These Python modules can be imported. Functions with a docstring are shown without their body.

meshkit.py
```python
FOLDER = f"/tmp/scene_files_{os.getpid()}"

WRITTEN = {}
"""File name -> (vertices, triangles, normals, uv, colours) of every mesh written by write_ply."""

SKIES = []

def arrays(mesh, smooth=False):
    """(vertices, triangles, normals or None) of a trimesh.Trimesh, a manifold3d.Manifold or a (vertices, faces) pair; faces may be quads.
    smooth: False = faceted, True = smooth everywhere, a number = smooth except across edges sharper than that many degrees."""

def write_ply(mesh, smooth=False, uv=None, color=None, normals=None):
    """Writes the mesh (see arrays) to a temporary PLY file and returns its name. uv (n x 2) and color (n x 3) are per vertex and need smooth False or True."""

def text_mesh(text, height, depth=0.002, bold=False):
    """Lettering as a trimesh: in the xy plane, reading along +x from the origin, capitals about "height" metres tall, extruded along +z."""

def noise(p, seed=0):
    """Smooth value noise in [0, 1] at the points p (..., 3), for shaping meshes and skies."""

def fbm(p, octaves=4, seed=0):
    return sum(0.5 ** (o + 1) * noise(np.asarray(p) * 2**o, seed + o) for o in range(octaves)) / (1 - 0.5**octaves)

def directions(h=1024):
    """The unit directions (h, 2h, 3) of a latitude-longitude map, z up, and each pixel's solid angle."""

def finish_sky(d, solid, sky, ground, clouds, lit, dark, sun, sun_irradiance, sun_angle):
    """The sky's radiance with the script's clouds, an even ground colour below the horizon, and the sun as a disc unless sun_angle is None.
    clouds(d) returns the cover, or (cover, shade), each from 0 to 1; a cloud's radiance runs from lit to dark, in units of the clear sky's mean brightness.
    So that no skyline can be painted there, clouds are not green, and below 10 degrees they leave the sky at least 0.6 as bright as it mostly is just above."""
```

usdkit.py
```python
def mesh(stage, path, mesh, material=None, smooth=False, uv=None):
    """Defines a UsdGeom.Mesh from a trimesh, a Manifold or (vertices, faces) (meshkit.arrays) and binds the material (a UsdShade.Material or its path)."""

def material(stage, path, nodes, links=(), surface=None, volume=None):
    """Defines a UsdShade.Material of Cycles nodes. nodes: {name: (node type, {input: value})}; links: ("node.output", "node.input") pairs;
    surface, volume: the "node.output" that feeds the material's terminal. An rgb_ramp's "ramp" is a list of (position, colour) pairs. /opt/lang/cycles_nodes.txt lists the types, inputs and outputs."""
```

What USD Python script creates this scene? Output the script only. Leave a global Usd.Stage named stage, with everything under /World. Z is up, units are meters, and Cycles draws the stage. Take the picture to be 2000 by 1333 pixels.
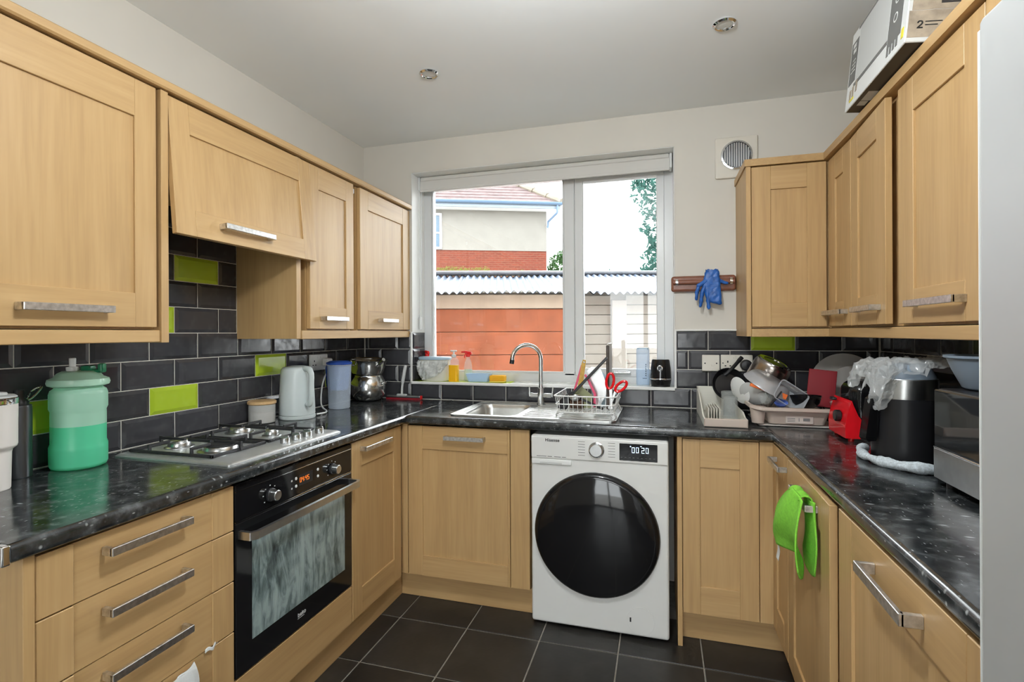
import math, random
import numpy as np
import trimesh
import manifold3d as m3
from shapely.geometry import Polygon, LineString, Point, box as sbox
from shapely.ops import unary_union
import usdkit, meshkit
from pxr import Usd, UsdGeom, UsdLux, UsdShade, Gf, Sdf

stage = Usd.Stage.CreateInMemory()
UsdGeom.Xform.Define(stage, '/World')
UsdGeom.Scope.Define(stage, '/World/Looks')

# ------------------------------------------------------------------ camera, sky, exposure
FOC, YAW, ROLL, CX, CY, CAM_H = 994.0, 0.2831, -0.0047, 1000.0, 650.9, 1.3136
cam = UsdGeom.Camera.Define(stage, '/World/camera')
cam.CreateHorizontalApertureAttr(36.0)
cam.CreateFocalLengthAttr(36.0 * FOC / 2000.0)
cam.CreateVerticalApertureOffsetAttr((CY - 666.5) / 2000.0 * 36.0)
cam.CreateClippingRangeAttr(Gf.Vec2f(0.05, 1000))
EXPOSURE = 0.18
cam.CreateExposureAttr(EXPOSURE)
_c, _s, _cr, _sr = math.cos(YAW), math.sin(YAW), math.cos(ROLL), math.sin(ROLL)
RIGHT = np.array([_c, _s, 0.0]); FWD = np.array([-_s, _c, 0.0]); UPV = np.array([0, 0, 1.0])
_r = _cr * RIGHT + _sr * UPV; _u = -_sr * RIGHT + _cr * UPV
_m = Gf.Matrix4d(*_r, 0, *_u, 0, *(-FWD), 0, 0, 0, CAM_H, 1)
cam.AddTransformOp().Set(_m)

sky = UsdLux.DomeLight.Define(stage, '/World/sky')          # an even, bright overcast sky
sky.CreateIntensityAttr(3.8)
sky.CreateColorAttr(Gf.Vec3f(0.97, 0.985, 1.0))
ADDED_LAMP = 124.0                                                  # radiance of the unseen opal lamp added as room fill

# ------------------------------------------------------------------ helpers
random.seed(7); rng = np.random.default_rng(7)
_used = {}
def numbered(parent, name):
    k = (parent, name); n = _used.get(k, 0); _used[k] = n + 1
    return name if n == 0 else '%s_%03d' % (name, n)
def setdata(prim, **kw):
    for k, v in kw.items():
        if v: prim.SetCustomDataByKey(k, v)
class Node:
    def __init__(s, path, T): s.path, s.T = path, T         # T: world->local matrix used for meshes given in world space
def thing(name, label, cat, at=(0, 0, 0), rz=0.0, group=None, kind=None, tilt=None):
    path = '/World/' + numbered('/World', name)
    x = UsdGeom.Xform.Define(stage, path)
    M = trimesh.transformations.translation_matrix(at) @ trimesh.transformations.rotation_matrix(rz, [0, 0, 1])
    if tilt: M = M @ trimesh.transformations.rotation_matrix(tilt[0], tilt[1])
    x.AddTransformOp().Set(Gf.Matrix4d(*M.T.ravel().tolist()))
    setdata(x.GetPrim(), label=label, category=cat, group=group, kind=kind)
    return Node(path, np.linalg.inv(M))
def astm(m):
    if isinstance(m, list): return trimesh.util.concatenate([astm(q) for q in m])
    if isinstance(m, trimesh.Trimesh): return m
    if hasattr(m, 'to_mesh'):
        q = m.to_mesh(); return trimesh.Trimesh(q.vert_properties[:, :3], q.tri_verts, process=False)
    return trimesh.Trimesh(np.asarray(m[0], float), np.asarray(m[1]), process=False)
def part(parent, name, mesh, mat, smooth=30, world=False, label=None, kind=None):
    mesh = astm(mesh)
    if world: mesh = mesh.copy(); mesh.apply_transform(parent.T)
    path = parent.path + '/' + numbered(parent.path, name)
    p = usdkit.mesh(stage, path, mesh, mat, smooth=smooth)
    setdata(p.GetPrim(), label=label, kind=kind)
    return Node(path, parent.T)
def solo(name, mesh, mat, label, cat, smooth=30, group=None, kind=None):
    path = '/World/' + numbered('/World', name)
    p = usdkit.mesh(stage, path, astm(mesh), mat, smooth=smooth)
    setdata(p.GetPrim(), label=label, category=cat, group=group, kind=kind)
    return Node(path, np.eye(4))
def struct(name, mesh, mat, smooth=False, label=None):
    path = '/World/' + numbered('/World', name)
    p = usdkit.mesh(stage, path, astm(mesh), mat, smooth=smooth)
    setdata(p.GetPrim(), kind='structure', label=label)
    return Node(path, np.eye(4))
# --- shapes
def _unit_bevel():
    pts = []
    for sx in (-1, 1):
        for sy in (-1, 1):
            for sz in (-1, 1):
                for a in range(3): pts.append((sx, sy, sz, a))
    P = np.array([[(s if k == p[3] else s * 0.8) for k, s in enumerate(p[:3])] for p in pts], float)
    h = trimesh.convex.convex_hull(P)
    idx = [int(np.argmin(((P - v) ** 2).sum(1))) for v in h.vertices]
    return pts, idx, np.array(h.faces)
_BP, _BI, _BF = _unit_bevel()
def box(x0, x1, y0, y1, z0, z1, b=0.0):
    lo = np.array([min(x0, x1), min(y0, y1), min(z0, z1)]); hi = np.array([max(x0, x1), max(y0, y1), max(z0, z1)])
    if b <= 0:
        m = trimesh.creation.box(extents=hi - lo); m.apply_translation((lo + hi) / 2); return m
    b = min(b, 0.45 * (hi - lo).min()); V = []
    for i in _BI:
        p = _BP[i]
        V.append([(lo[k] if s < 0 else hi[k]) + (0 if k == p[3] else -s * b) for k, s in enumerate(p[:3])])
    return trimesh.Trimesh(np.array(V), _BF, process=False)
def rbox(x0, x1, y0, y1, z0, z1, r, seg=10):
    xs, ys, zs = sorted((x0, x1)), sorted((y0, y1)), sorted((z0, z1))
    s = m3.Manifold.sphere(r, seg)
    return astm(m3.Manifold.batch_hull([s.translate([x, y, z]) for x in (xs[0] + r, xs[1] - r) for y in (ys[0] + r, ys[1] - r) for z in (zs[0] + r, zs[1] - r)]))
def lathe(prof, n=32, at=(0, 0, 0), axis='z'):
    prof = [(max(r, 1e-5), z) for r, z in prof]
    a = np.arange(n) * 2 * np.pi / n
    V = np.concatenate([np.stack([r * np.cos(a), r * np.sin(a), np.full(n, z)], 1) for r, z in prof])
    F = []
    for i in range(len(prof) - 1):
        for j in range(n):
            k = (j + 1) % n
            F += [[i * n + j, i * n + k, (i + 1) * n + k], [i * n + j, (i + 1) * n + k, (i + 1) * n + j]]
    m = trimesh.Trimesh(V, np.array(F), process=False)
    if axis == 'y-': m.apply_transform(trimesh.transformations.rotation_matrix(math.pi / 2, [1, 0, 0]))     # +z -> -y
    if axis == 'x': m.apply_transform(trimesh.transformations.rotation_matrix(math.pi / 2, [0, 1, 0]))      # +z -> +x
    if axis == 'x-': m.apply_transform(trimesh.transformations.rotation_matrix(-math.pi / 2, [0, 1, 0]))
    m.apply_translation(at); return m
def cyl(r, z0, z1, n=24, b=0.0, at=(0, 0, 0), axis='z'):
    p = [(0, z0), (r - b, z0), (r, z0 + b), (r, z1 - b), (r - b, z1), (0, z1)] if b else [(0, z0), (r, z0), (r, z1), (0, z1)]
    return lathe(p, n, at, axis)
def ringloft(rings, cap0=True, cap1=True):
    n = len(rings[0]); V = np.concatenate([np.asarray(r, float) for r in rings]); F = []
    for i in range(len(rings) - 1):
        for j in range(n):
            k = (j + 1) % n
            F += [[i * n + j, i * n + k, (i + 1) * n + k], [i * n + j, (i + 1) * n + k, (i + 1) * n + j]]
    V = list(V)
    if cap0:
        V.append(np.mean(rings[0], 0)); c = len(V) - 1
        F += [[c, (j + 1) % n, j] for j in range(n)]
    if cap1:
        V.append(np.mean(rings[-1], 0)); c = len(V) - 1; o = (len(rings) - 1) * n
        F += [[c, o + j, o + (j + 1) % n] for j in range(n)]
    return trimesh.Trimesh(np.array(V), np.array(F), process=False)
def rrect(x0, x1, y0, y1, r, z, seg=5):
    out = []
    for cx, cy, a0 in ((x1 - r, y1 - r, 0), (x0 + r, y1 - r, 90), (x0 + r, y0 + r, 180), (x1 - r, y0 + r, 270)):
        for i in range(seg + 1):
            a = math.radians(a0 + 90 * i / seg); out.append((cx + r * math.cos(a), cy + r * math.sin(a), z))
    return np.array(out)
def tube(pts, r, n=8, closed=False):
    p = np.asarray(pts, float); N = len(p)
    if closed: t = np.roll(p, -1, 0) - np.roll(p, 1, 0)
    else: t = np.gradient(p, axis=0)
    t /= np.linalg.norm(t, axis=1, keepdims=True) + 1e-12
    u = np.cross(t[0], [0, 0, 1.0] if abs(t[0][2]) < 0.9 else [1.0, 0, 0]); u /= np.linalg.norm(u)
    rings = []; a = np.arange(n) * 2 * np.pi / n; R = np.broadcast_to(r, (N,))
    for i in range(N):
        u = u - t[i] * (u @ t[i]); u /= np.linalg.norm(u); v = np.cross(t[i], u)
        rings.append(p[i] + R[i] * (np.cos(a)[:, None] * u + np.sin(a)[:, None] * v))
    if closed: rings.append(rings[0]); return ringloft(rings, False, False)
    return ringloft(rings)
def spline(pts, n=24):
    from scipy.interpolate import CubicSpline
    p = np.asarray(pts, float); s = np.r_[0, np.cumsum(np.linalg.norm(np.diff(p, axis=0), axis=1))]
    return CubicSpline(s, p)(np.linspace(0, s[-1], n))
def extrude(poly, h, z0=0.0):
    gs = getattr(poly, 'geoms', [poly]); ms = []
    for g in gs:
        m = trimesh.creation.extrude_polygon(g, h, engine='earcut'); m.apply_translation([0, 0, z0]); ms.append(m)
    return trimesh.util.concatenate(ms)
def to(m, X, Y, Z, at=(0, 0, 0)):
    """maps local axes of m to the world directions X, Y, Z"""
    m = astm(m).copy(); T = np.eye(4); T[:3, 0], T[:3, 1], T[:3, 2], T[:3, 3] = X, Y, Z, at
    m.apply_transform(T)
    if np.linalg.det(T[:3, :3]) < 0: m.invert()
    return m
FACES = {'x+': ((0, 1, 0), (0, 0, 1), (1, 0, 0)), 'x-': ((0, -1, 0), (0, 0, 1), (-1, 0, 0)), 'y-': ((1, 0, 0), (0, 0, 1), (0, -1, 0))}
def onface(m, face, at): return to(m, *FACES[face], at)
def text(s, h, face, at, depth=0.0006, bold=False): return onface(meshkit.text_mesh(s, h, depth, bold), face, at)
def hullchain(chain):
    out = m3.Manifold()
    for (p, q, r1, r2) in chain:
        h = m3.Manifold.batch_hull([m3.Manifold.sphere(r1, 12).translate(list(p)), m3.Manifold.sphere(r2, 12).translate(list(q))])
        out = out + h
    return out
def sheet(f, nu, nv, th):
    """a cloth: f(u, v) -> point, made th thick"""
    g = np.array([[f(i / nu, j / nv) for j in range(nv + 1)] for i in range(nu + 1)])
    du, dv = np.gradient(g, axis=0), np.gradient(g, axis=1)
    n = np.cross(du, dv); n /= np.linalg.norm(n, axis=2, keepdims=True) + 1e-12
    V = np.concatenate([(g + n * th / 2).reshape(-1, 3), (g - n * th / 2).reshape(-1, 3)]); W = nv + 1; O = (nu + 1) * W; F = []
    for i in range(nu):
        for j in range(nv):
            a, b, c, d = i * W + j, (i + 1) * W + j, (i + 1) * W + j + 1, i * W + j + 1
            F += [[a, b, c], [a, c, d], [O + a, O + c, O + b], [O + a, O + d, O + c]]
    rim = [(i, 0) for i in range(nu)] + [(nu, j) for j in range(nv)] + [(i, nv) for i in range(nu, 0, -1)] + [(0, j) for j in range(nv, 0, -1)]
    rim = [i * W + j for i, j in rim]
    for k in range(len(rim)):
        a, b = rim[k], rim[(k + 1) % len(rim)]; F += [[a, O + a, O + b], [a, O + b, b]]
    return trimesh.Trimesh(V, np.array(F), process=False)
SEG = {'0': 'abcdef', '1': 'bc', '2': 'abged', '3': 'abgcd', '4': 'fgbc', '5': 'afgcd', '9': 'abcdfg'}
def seg7(s, h, face, at, gap=0.35, depth=0.0008):
    w, t = h * 0.5, h * 0.1; ms = []; x = 0.0
    R = {'a': (0, w, h - t, h), 'g': (0, w, h / 2 - t / 2, h / 2 + t / 2), 'd': (0, w, 0, t), 'f': (0, t, h / 2, h), 'b': (w - t, w, h / 2, h), 'e': (0, t, 0, h / 2), 'c': (w - t, w, 0, h / 2)}
    for ch in s:
        if ch == ':':
            ms += [box(x, x + t, h * .25, h * .25 + t, 0, depth), box(x, x + t, h * .7, h * .7 + t, 0, depth)]; x += t + h * .2; continue
        if ch == ' ': x += h * .25; continue
        for k in SEG[ch]:
            a, b_, c, d = R[k]; ms.append(box(x + a, x + b_, c, d, 0, depth))
        x += w + h * gap * .6
    return onface(astm(ms), face, at)

# ------------------------------------------------------------------ materials
L = '/World/Looks/'
def srgb(r, g, b): return tuple(((v / 255.0 + 0.055) / 1.055) ** 2.4 if v > 10 else v / 255.0 / 12.92 for v in (r, g, b))
def flat(name, col, rough=0.5, metal=0.0, var=0.0, scale=20.0, bump=0.0, bscale=60.0, **kw):
    """a plain surface with slight procedural tone and relief"""
    nodes = {'co': ('geometry', {}), 'p': ('principled_bsdf', {'base_color': col, 'roughness': rough, 'metallic': metal, **kw})}; links = []
    if var:
        nodes['n'] = ('noise_texture', {'scale': scale, 'detail': 4.0})
        nodes['r'] = ('rgb_ramp', {'ramp': [(0.3, tuple(c * (1 - var) for c in col)), (0.7, tuple(min(1, c * (1 + var)) for c in col))]})
        links += [('co.position', 'n.vector'), ('n.fac', 'r.fac'), ('r.color', 'p.base_color')]
    if bump:
        nodes['n2'] = ('noise_texture', {'scale': bscale, 'detail': 3.0}); nodes['b'] = ('bump', {'strength': bump, 'distance': 0.002})
        links += [('co.position', 'n2.vector'), ('n2.fac', 'b.height'), ('b.normal', 'p.normal')]
    return usdkit.material(stage, L + name, nodes, links, surface='p.BSDF')
def wood(name, scale, dark=(.42, .26, .112), mid=(.51, .326, .144), light=(.575, .382, .182), rough=0.42):
    nodes = {'g': ('geometry', {}), 'oi': ('object_info', {}), 'sc': ('vector_math', {'math_type': 'scale', 'vector1': (3.1, 5.3, 7.7), 'scale': 1.0}),
             'ad': ('vector_math', {'math_type': 'add'}), 'mp': ('mapping', {'scale': scale}), 'mp2': ('mapping', {'scale': tuple(s * 6 for s in scale)}),
             'n': ('noise_texture', {'scale': 1.0, 'detail': 5.0, 'roughness': 0.6, 'distortion': 0.6}), 'n2': ('noise_texture', {'scale': 1.0, 'detail': 2.0}),
             'mx': ('mix_float', {'fac': 0.3}), 'r': ('rgb_ramp', {'ramp': [(0.28, dark), (0.5, mid), (0.75, light)]}),
             'b': ('bump', {'strength': 0.06, 'distance': 0.001}), 'p': ('principled_bsdf', {'roughness': rough})}
    links = [('oi.random', 'sc.scale'), ('g.position', 'ad.vector1'), ('sc.vector', 'ad.vector2'), ('ad.vector', 'mp.vector'), ('ad.vector', 'mp2.vector'),
             ('mp.vector', 'n.vector'), ('mp2.vector', 'n2.vector'), ('n.fac', 'mx.a'), ('n2.fac', 'mx.b'), ('mx.value' if False else 'mx.result', 'r.fac'),
             ('r.color', 'p.base_color'), ('n2.fac', 'b.height'), ('b.normal', 'p.normal')]
    return usdkit.material(stage, L + name, nodes, links, surface='p.BSDF')
wood_z = wood('oak_vertical', (16, 16, 0.9)); wood_y = wood('oak_along_y', (16, 0.9, 16)); wood_x = wood('oak_along_x', (0.9, 16, 16))
beech = wood('pale_beech', (30, 4, 30), (.55, .33, .15), (.66, .43, .21), (.75, .52, .28), 0.5)
brown_bar = flat('brown_bar', srgb(132, 84, 66), 0.25, 0.0, 0.12, 30)
m_wall = flat('wall_paint', (.685, .655, .595), 0.75, var=0.025, scale=3, bump=0.08, bscale=140)
m_ceil = flat('ceiling_paint', (.90, .93, .94), 0.8, var=0.012, scale=2, bump=0.05, bscale=120)
m_grout = flat('grout', (.62, .60, .54), 0.9, var=0.1, scale=60)
m_upvc = flat('white_upvc', (.70, .71, .71), 0.28)
m_plaster_w = flat('white_reveal_paint', (.82, .82, .80), 0.5)
def tile_mat(name, c, rough=0.10):
    nodes = {'g': ('geometry', {}), 'n': ('noise_texture', {'scale': 9.0, 'detail': 3.0}), 'n3': ('noise_texture', {'scale': 28.0, 'detail': 4.0}), 'oi': ('object_info', {}),
             'b': ('bump', {'strength': 0.10, 'distance': 0.01}), 'rr': ('rgb_ramp', {'ramp': [(0.4, (rough,) * 3), (0.75, (rough * 2.6,) * 3)]}),
             'h': ('hsv', {'color': c}), 'mr': ('map_range', {'from_min': 0.0, 'from_max': 1.0, 'to_min': 0.85, 'to_max': 1.15}), 'p': ('principled_bsdf', {'roughness': rough, 'base_color': c})}
    return usdkit.material(stage, L + name, nodes, [('g.position', 'n.vector'), ('g.position', 'n3.vector'), ('n.fac', 'b.height'), ('b.normal', 'p.normal'), ('n3.fac', 'rr.fac'), ('rr.color', 'p.roughness'), ('oi.random', 'mr.value'), ('mr.result', 'h.value'), ('h.color', 'p.base_color')], surface='p.BSDF')
m_tile = tile_mat('charcoal_wall_tile', (.050, .050, .056)); m_lime = tile_mat('lime_wall_tile', (.44, .60, .035))
m_whitetile = tile_mat('white_sill_tile', (.72, .74, .70))
def floor_mat():
    nodes = {'g': ('geometry', {}), 'oi': ('object_info', {}), 'n': ('noise_texture', {'scale': 5.0, 'detail': 8.0, 'roughness': 0.65, 'distortion': 0.5}), 'n2': ('noise_texture', {'scale': 60.0, 'detail': 3.0}),
             'r': ('rgb_ramp', {'ramp': [(0.3, (.016, .0148, .0135)), (0.55, (.028, .0255, .023)), (0.8, (.05, .045, .040))]}), 'h': ('hsv', {}),
             'mr': ('map_range', {'to_min': 0.8, 'to_max': 1.2}), 'b': ('bump', {'strength': 0.12, 'distance': 0.004}), 'p': ('principled_bsdf', {'roughness': 0.42})}
    return usdkit.material(stage, L + 'slate_floor_tile', nodes, [('g.position', 'n.vector'), ('g.position', 'n2.vector'), ('n.fac', 'r.fac'), ('r.color', 'h.color'), ('oi.random', 'mr.value'), ('mr.result', 'h.value'), ('h.color', 'p.base_color'), ('n2.fac', 'b.height'), ('b.normal', 'p.normal')], surface='p.BSDF')
m_floor = floor_mat()
m_fgrout = flat('floor_grout', (.27, .25, .215), 0.9, var=0.15, scale=40)
def worktop_mat():
    nodes = {'g': ('geometry', {}), 'mpa': ('mapping', {'scale': (17, 46, 40), 'rotation': (0, 0, 0.5)}), 'mpb': ('mapping', {'scale': (60, 24, 45), 'rotation': (0, 0, 0.3)}),
             'va': ('voronoi_texture', {'scale': 1.0, 'randomness': 1.0}), 'vb': ('voronoi_texture', {'scale': 1.6, 'randomness': 1.0}),
             'wa': ('rgb_ramp', {'ramp': [(0.0, (.9, .9, .9)), (0.12, (.4, .4, .4)), (0.20, (0, 0, 0))]}), 'wb': ('rgb_ramp', {'ramp': [(0.0, (.7, .7, .7)), (0.12, (.25, .25, .25)), (0.17, (0, 0, 0))]}),
             'n': ('noise_texture', {'scale': 14.0, 'detail': 5.0}), 'gate': ('rgb_ramp', {'ramp': [(0.5, (0, 0, 0)), (0.62, (1, 1, 1))]}),
             'mul': ('mix', {'mix_type': 'multiply', 'fac': 1.0}), 'add': ('mix', {'mix_type': 'add', 'fac': 1.0}), 'n4': ('noise_texture', {'scale': 30.0, 'detail': 6.0}),
             'base': ('rgb_ramp', {'ramp': [(0.36, (.012, .014, .016)), (0.55, (.034, .038, .040)), (0.72, (.10, .108, .112))]}),
             'bw': ('rgb_to_bw', {}), 'mx': ('mix', {'mix_type': 'mix', 'color2': (.55, .58, .58)}), 'nr': ('noise_texture', {'scale': 7.0, 'detail': 4.0}),
             'rr': ('rgb_ramp', {'ramp': [(0.35, (.10, .10, .10)), (0.7, (.22, .22, .22))]}), 'p': ('principled_bsdf', {'roughness': 0.13, 'ior': 1.75})}
    links = [('g.position', 'mpa.vector'), ('g.position', 'mpb.vector'), ('mpa.vector', 'va.vector'), ('mpb.vector', 'vb.vector'), ('va.distance', 'wa.fac'), ('vb.distance', 'wb.fac'),
             ('g.position', 'n.vector'), ('n.fac', 'gate.fac'), ('wa.color', 'mul.color1'), ('gate.color', 'mul.color2'), ('mul.color', 'add.color1'), ('g.position', 'n4.vector'),
             ('n4.fac', 'base.fac'), ('add.color', 'bw.color'), ('bw.val', 'mx.fac'), ('base.color', 'mx.color1'), ('mx.color', 'p.base_color'), ('g.position', 'nr.vector'), ('nr.fac', 'rr.fac'), ('rr.color', 'p.roughness')]
    nodes['mulb'] = ('mix', {'mix_type': 'multiply', 'fac': 1.0}); nodes['inv'] = ('invert', {'fac': 1.0})
    links += [('gate.color', 'inv.color'), ('wb.color', 'mulb.color1'), ('inv.color', 'mulb.color2'), ('mulb.color', 'add.color2')]
    return usdkit.material(stage, L + 'black_fleck_worktop', nodes, links, surface='p.BSDF')
m_top = worktop_mat()
m_steel = flat('brushed_steel', (.62, .63, .63), 0.27, 1.0, 0.06, 40)
m_hob = flat('hob_steel', (.74, .76, .77), 0.45, 0.85, 0.04, 30)
m_sinksteel = flat('sink_steel', (.70, .70, .68), 0.30, 1.0, 0.05, 40)
m_chrome = flat('chrome', (.80, .81, .82), 0.07, 1.0)
m_handle = flat('worn_handle_steel', (.66, .65, .64), 0.36, 1.0, 0.22, 90)
m_black = flat('black_gloss', (.008, .008, .009), 0.06)
m_blackpl = flat('black_plastic', (.015, .015, .017), 0.35)
m_blackmat = flat('black_cast_iron', (.02, .02, .022), 0.5, var=0.2, scale=80)
m_dark = flat('dark_gap', (.01, .01, .011), 0.8)
m_white = flat('white_enamel', (.74, .74, .72), 0.22)
m_whitepl = flat('white_plastic', (.76, .77, .76), 0.33)
m_socket = flat('socket_ivory', (.74, .70, .62), 0.3)
m_kettle = flat('kettle_pale_grey', (.62, .68, .68), 0.32)
m_red = flat('red_plastic', (.72, .02, .02), 0.2)
m_ltred = flat('red_gloss', (.80, .012, .02), 0.15)
m_pink = flat('pink_plastic', (.75, .08, .18), 0.35)
m_lightgrey = flat('light_grey_print', (.55, .56, .55), 0.5)
m_midgrey = flat('grey_print', (.22, .22, .22), 0.5)
m_inkblack = flat('black_print', (.012, .012, .012), 0.5)
m_gunmetal = flat('gunmetal', (.17, .18, .20), 0.28, 0.9)
m_cream = flat('cream_powder_coat', (.66, .62, .58), 0.45, bump=0.05, bscale=400)
m_greentowel = flat('green_microfibre', (.23, .62, .05), 0.95, var=0.1, scale=120, bump=0.6, bscale=700)
m_whitecloth = flat('white_cloth', (.76, .78, .78), 0.9, bump=0.4, bscale=300)
m_glove = flat('blue_nitrile', (.015, .11, .42), 0.38, var=0.25, scale=40, bump=0.3, bscale=60)
m_beige = flat('beige_plastic', (.52, .43, .37), 0.35)
m_creampl = flat('cream_plastic', (.70, .68, .60), 0.3)
m_greyplate = flat('grey_stoneware', (.50, .475, .44), 0.3, var=0.06, scale=14)
m_bowl = flat('blue_grey_plastic', (.23, .29, .36), 0.4)
m_pan = flat('pan_steel', (.36, .32, .29), 0.22, 1.0)
m_orange = flat('orange_plastic', (.80, .17, .03), 0.4)
m_sponge = flat('sponge_yellow', (.85, .42, .02), 0.95, bump=0.8, bscale=250)
m_spongeedge = flat('sponge_scourer', (.82, .62, .10), 0.95, bump=0.8, bscale=250)
m_redmat = flat('dark_red_board', (.27, .010, .018), 0.4)
m_bamboo = flat('bamboo', (.55, .33, .06), 0.5, var=0.15, scale=60)
m_boarddark = flat('dark_wood_board', (.07, .055, .045), 0.5, var=0.2, scale=50)
m_greyboard = flat('grey_board', (.52, .52, .50), 0.45)
m_olive = flat('olive_plastic', (.28, .30, .16), 0.5)
m_fridge = flat('fridge_silver', (.43, .44, .44), 0.42, 0.25, 0.04, 2.5)
m_fridgeedge = flat('fridge_trim', (.72, .74, .73), 0.35)
m_soapy = flat('yellow_soap', (.95, .50, .005), 0.3)
m_bluelid = flat('pale_blue_plastic', (.45, .60, .72), 0.35)
m_stainedwhite = flat('blind_fabric', (.66, .65, .62), 0.8, bump=0.1, bscale=200)
m_boxwhite = flat('carton_white', (.70, .71, .70), 0.5)
m_boxgrey = flat('carton_grey', (.16, .16, .155), 0.5)
m_boxdark = flat('carton_black', (.035, .032, .032), 0.5)
m_boxtan = flat('carton_tan', (.40, .33, .25), 0.5, var=0.3, scale=25)
m_yellow = flat('yellow_print', (.78, .68, .06), 0.5)
def clearpl(name, col, alpha, rough=0.12):
    return usdkit.material(stage, L + name, {'t': ('transparent_bsdf', {'color': (1, 1, 1)}), 'p': ('principled_bsdf', {'base_color': col, 'roughness': rough}), 'm': ('mix_closure', {'fac': alpha})},
                           [('t.BSDF', 'm.closure1'), ('p.BSDF', 'm.closure2')], surface='m.closure')
m_pane = usdkit.material(stage, L + 'window_glass', {'t': ('transparent_bsdf', {'color': (.81, .825, .825)}), 'g': ('glossy_bsdf', {'color': (1, 1, 1), 'roughness': 0.01}), 'f': ('fresnel', {'IOR': 1.45}), 'm': ('mix_closure', {})},
                         [('f.fac', 'm.fac'), ('t.BSDF', 'm.closure1'), ('g.BSDF', 'm.closure2')], surface='m.closure')
m_clear = clearpl('clear_plastic', (.80, .84, .88), 0.22); m_clearblue = clearpl('clear_blue_plastic', (.52, .70, .92), 0.45)
m_jugblue = clearpl('filter_jug_plastic', (.72, .82, .95), 0.42); m_bag = clearpl('thin_carrier_bag', (.80, .82, .80), 0.62, 0.3)
m_glass = clearpl('drinking_glass', (.85, .90, .88), 0.11, 0.03); m_jar = clearpl('jar_glass', (.70, .70, .68), 0.62, 0.1)
m_filmbag = clearpl('cling_bag', (.72, .74, .74), 0.24, 0.08)
m_blue = flat('royal_blue_plastic', (.03, .09, .42), 0.25)
def translucent(name, col, wt=0.5, rough=0.3):
    return usdkit.material(stage, L + name, {'p': ('principled_bsdf', {'base_color': col, 'roughness': rough}), 't': ('translucent_bsdf', {'color': col}), 'm': ('mix_closure', {'fac': wt})},
                           [('p.BSDF', 'm.closure1'), ('t.BSDF', 'm.closure2')], surface='m.closure')
m_jugtop = translucent('frosted_green_plastic', (.55, .86, .70), 0.45, 0.35)
m_jugwater = translucent('frosted_green_filled', (.15, .78, .46), 0.4, 0.3)
m_lidgreen = flat('pale_green_plastic', (.42, .68, .52), 0.3); m_dkgreen = clearpl('dark_green_plastic', (.01, .22, .10), 0.85)
def emit(name, col, s): return usdkit.material(stage, L + name, {'e': ('emission', {'color': col, 'strength': s})}, [], surface='e.emission')
m_ledwhite = emit('display_blue_white', (.55, .75, 1.0), 2.2); m_ledorange = emit('display_orange', (1.0, .22, .03), 1.1)
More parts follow.
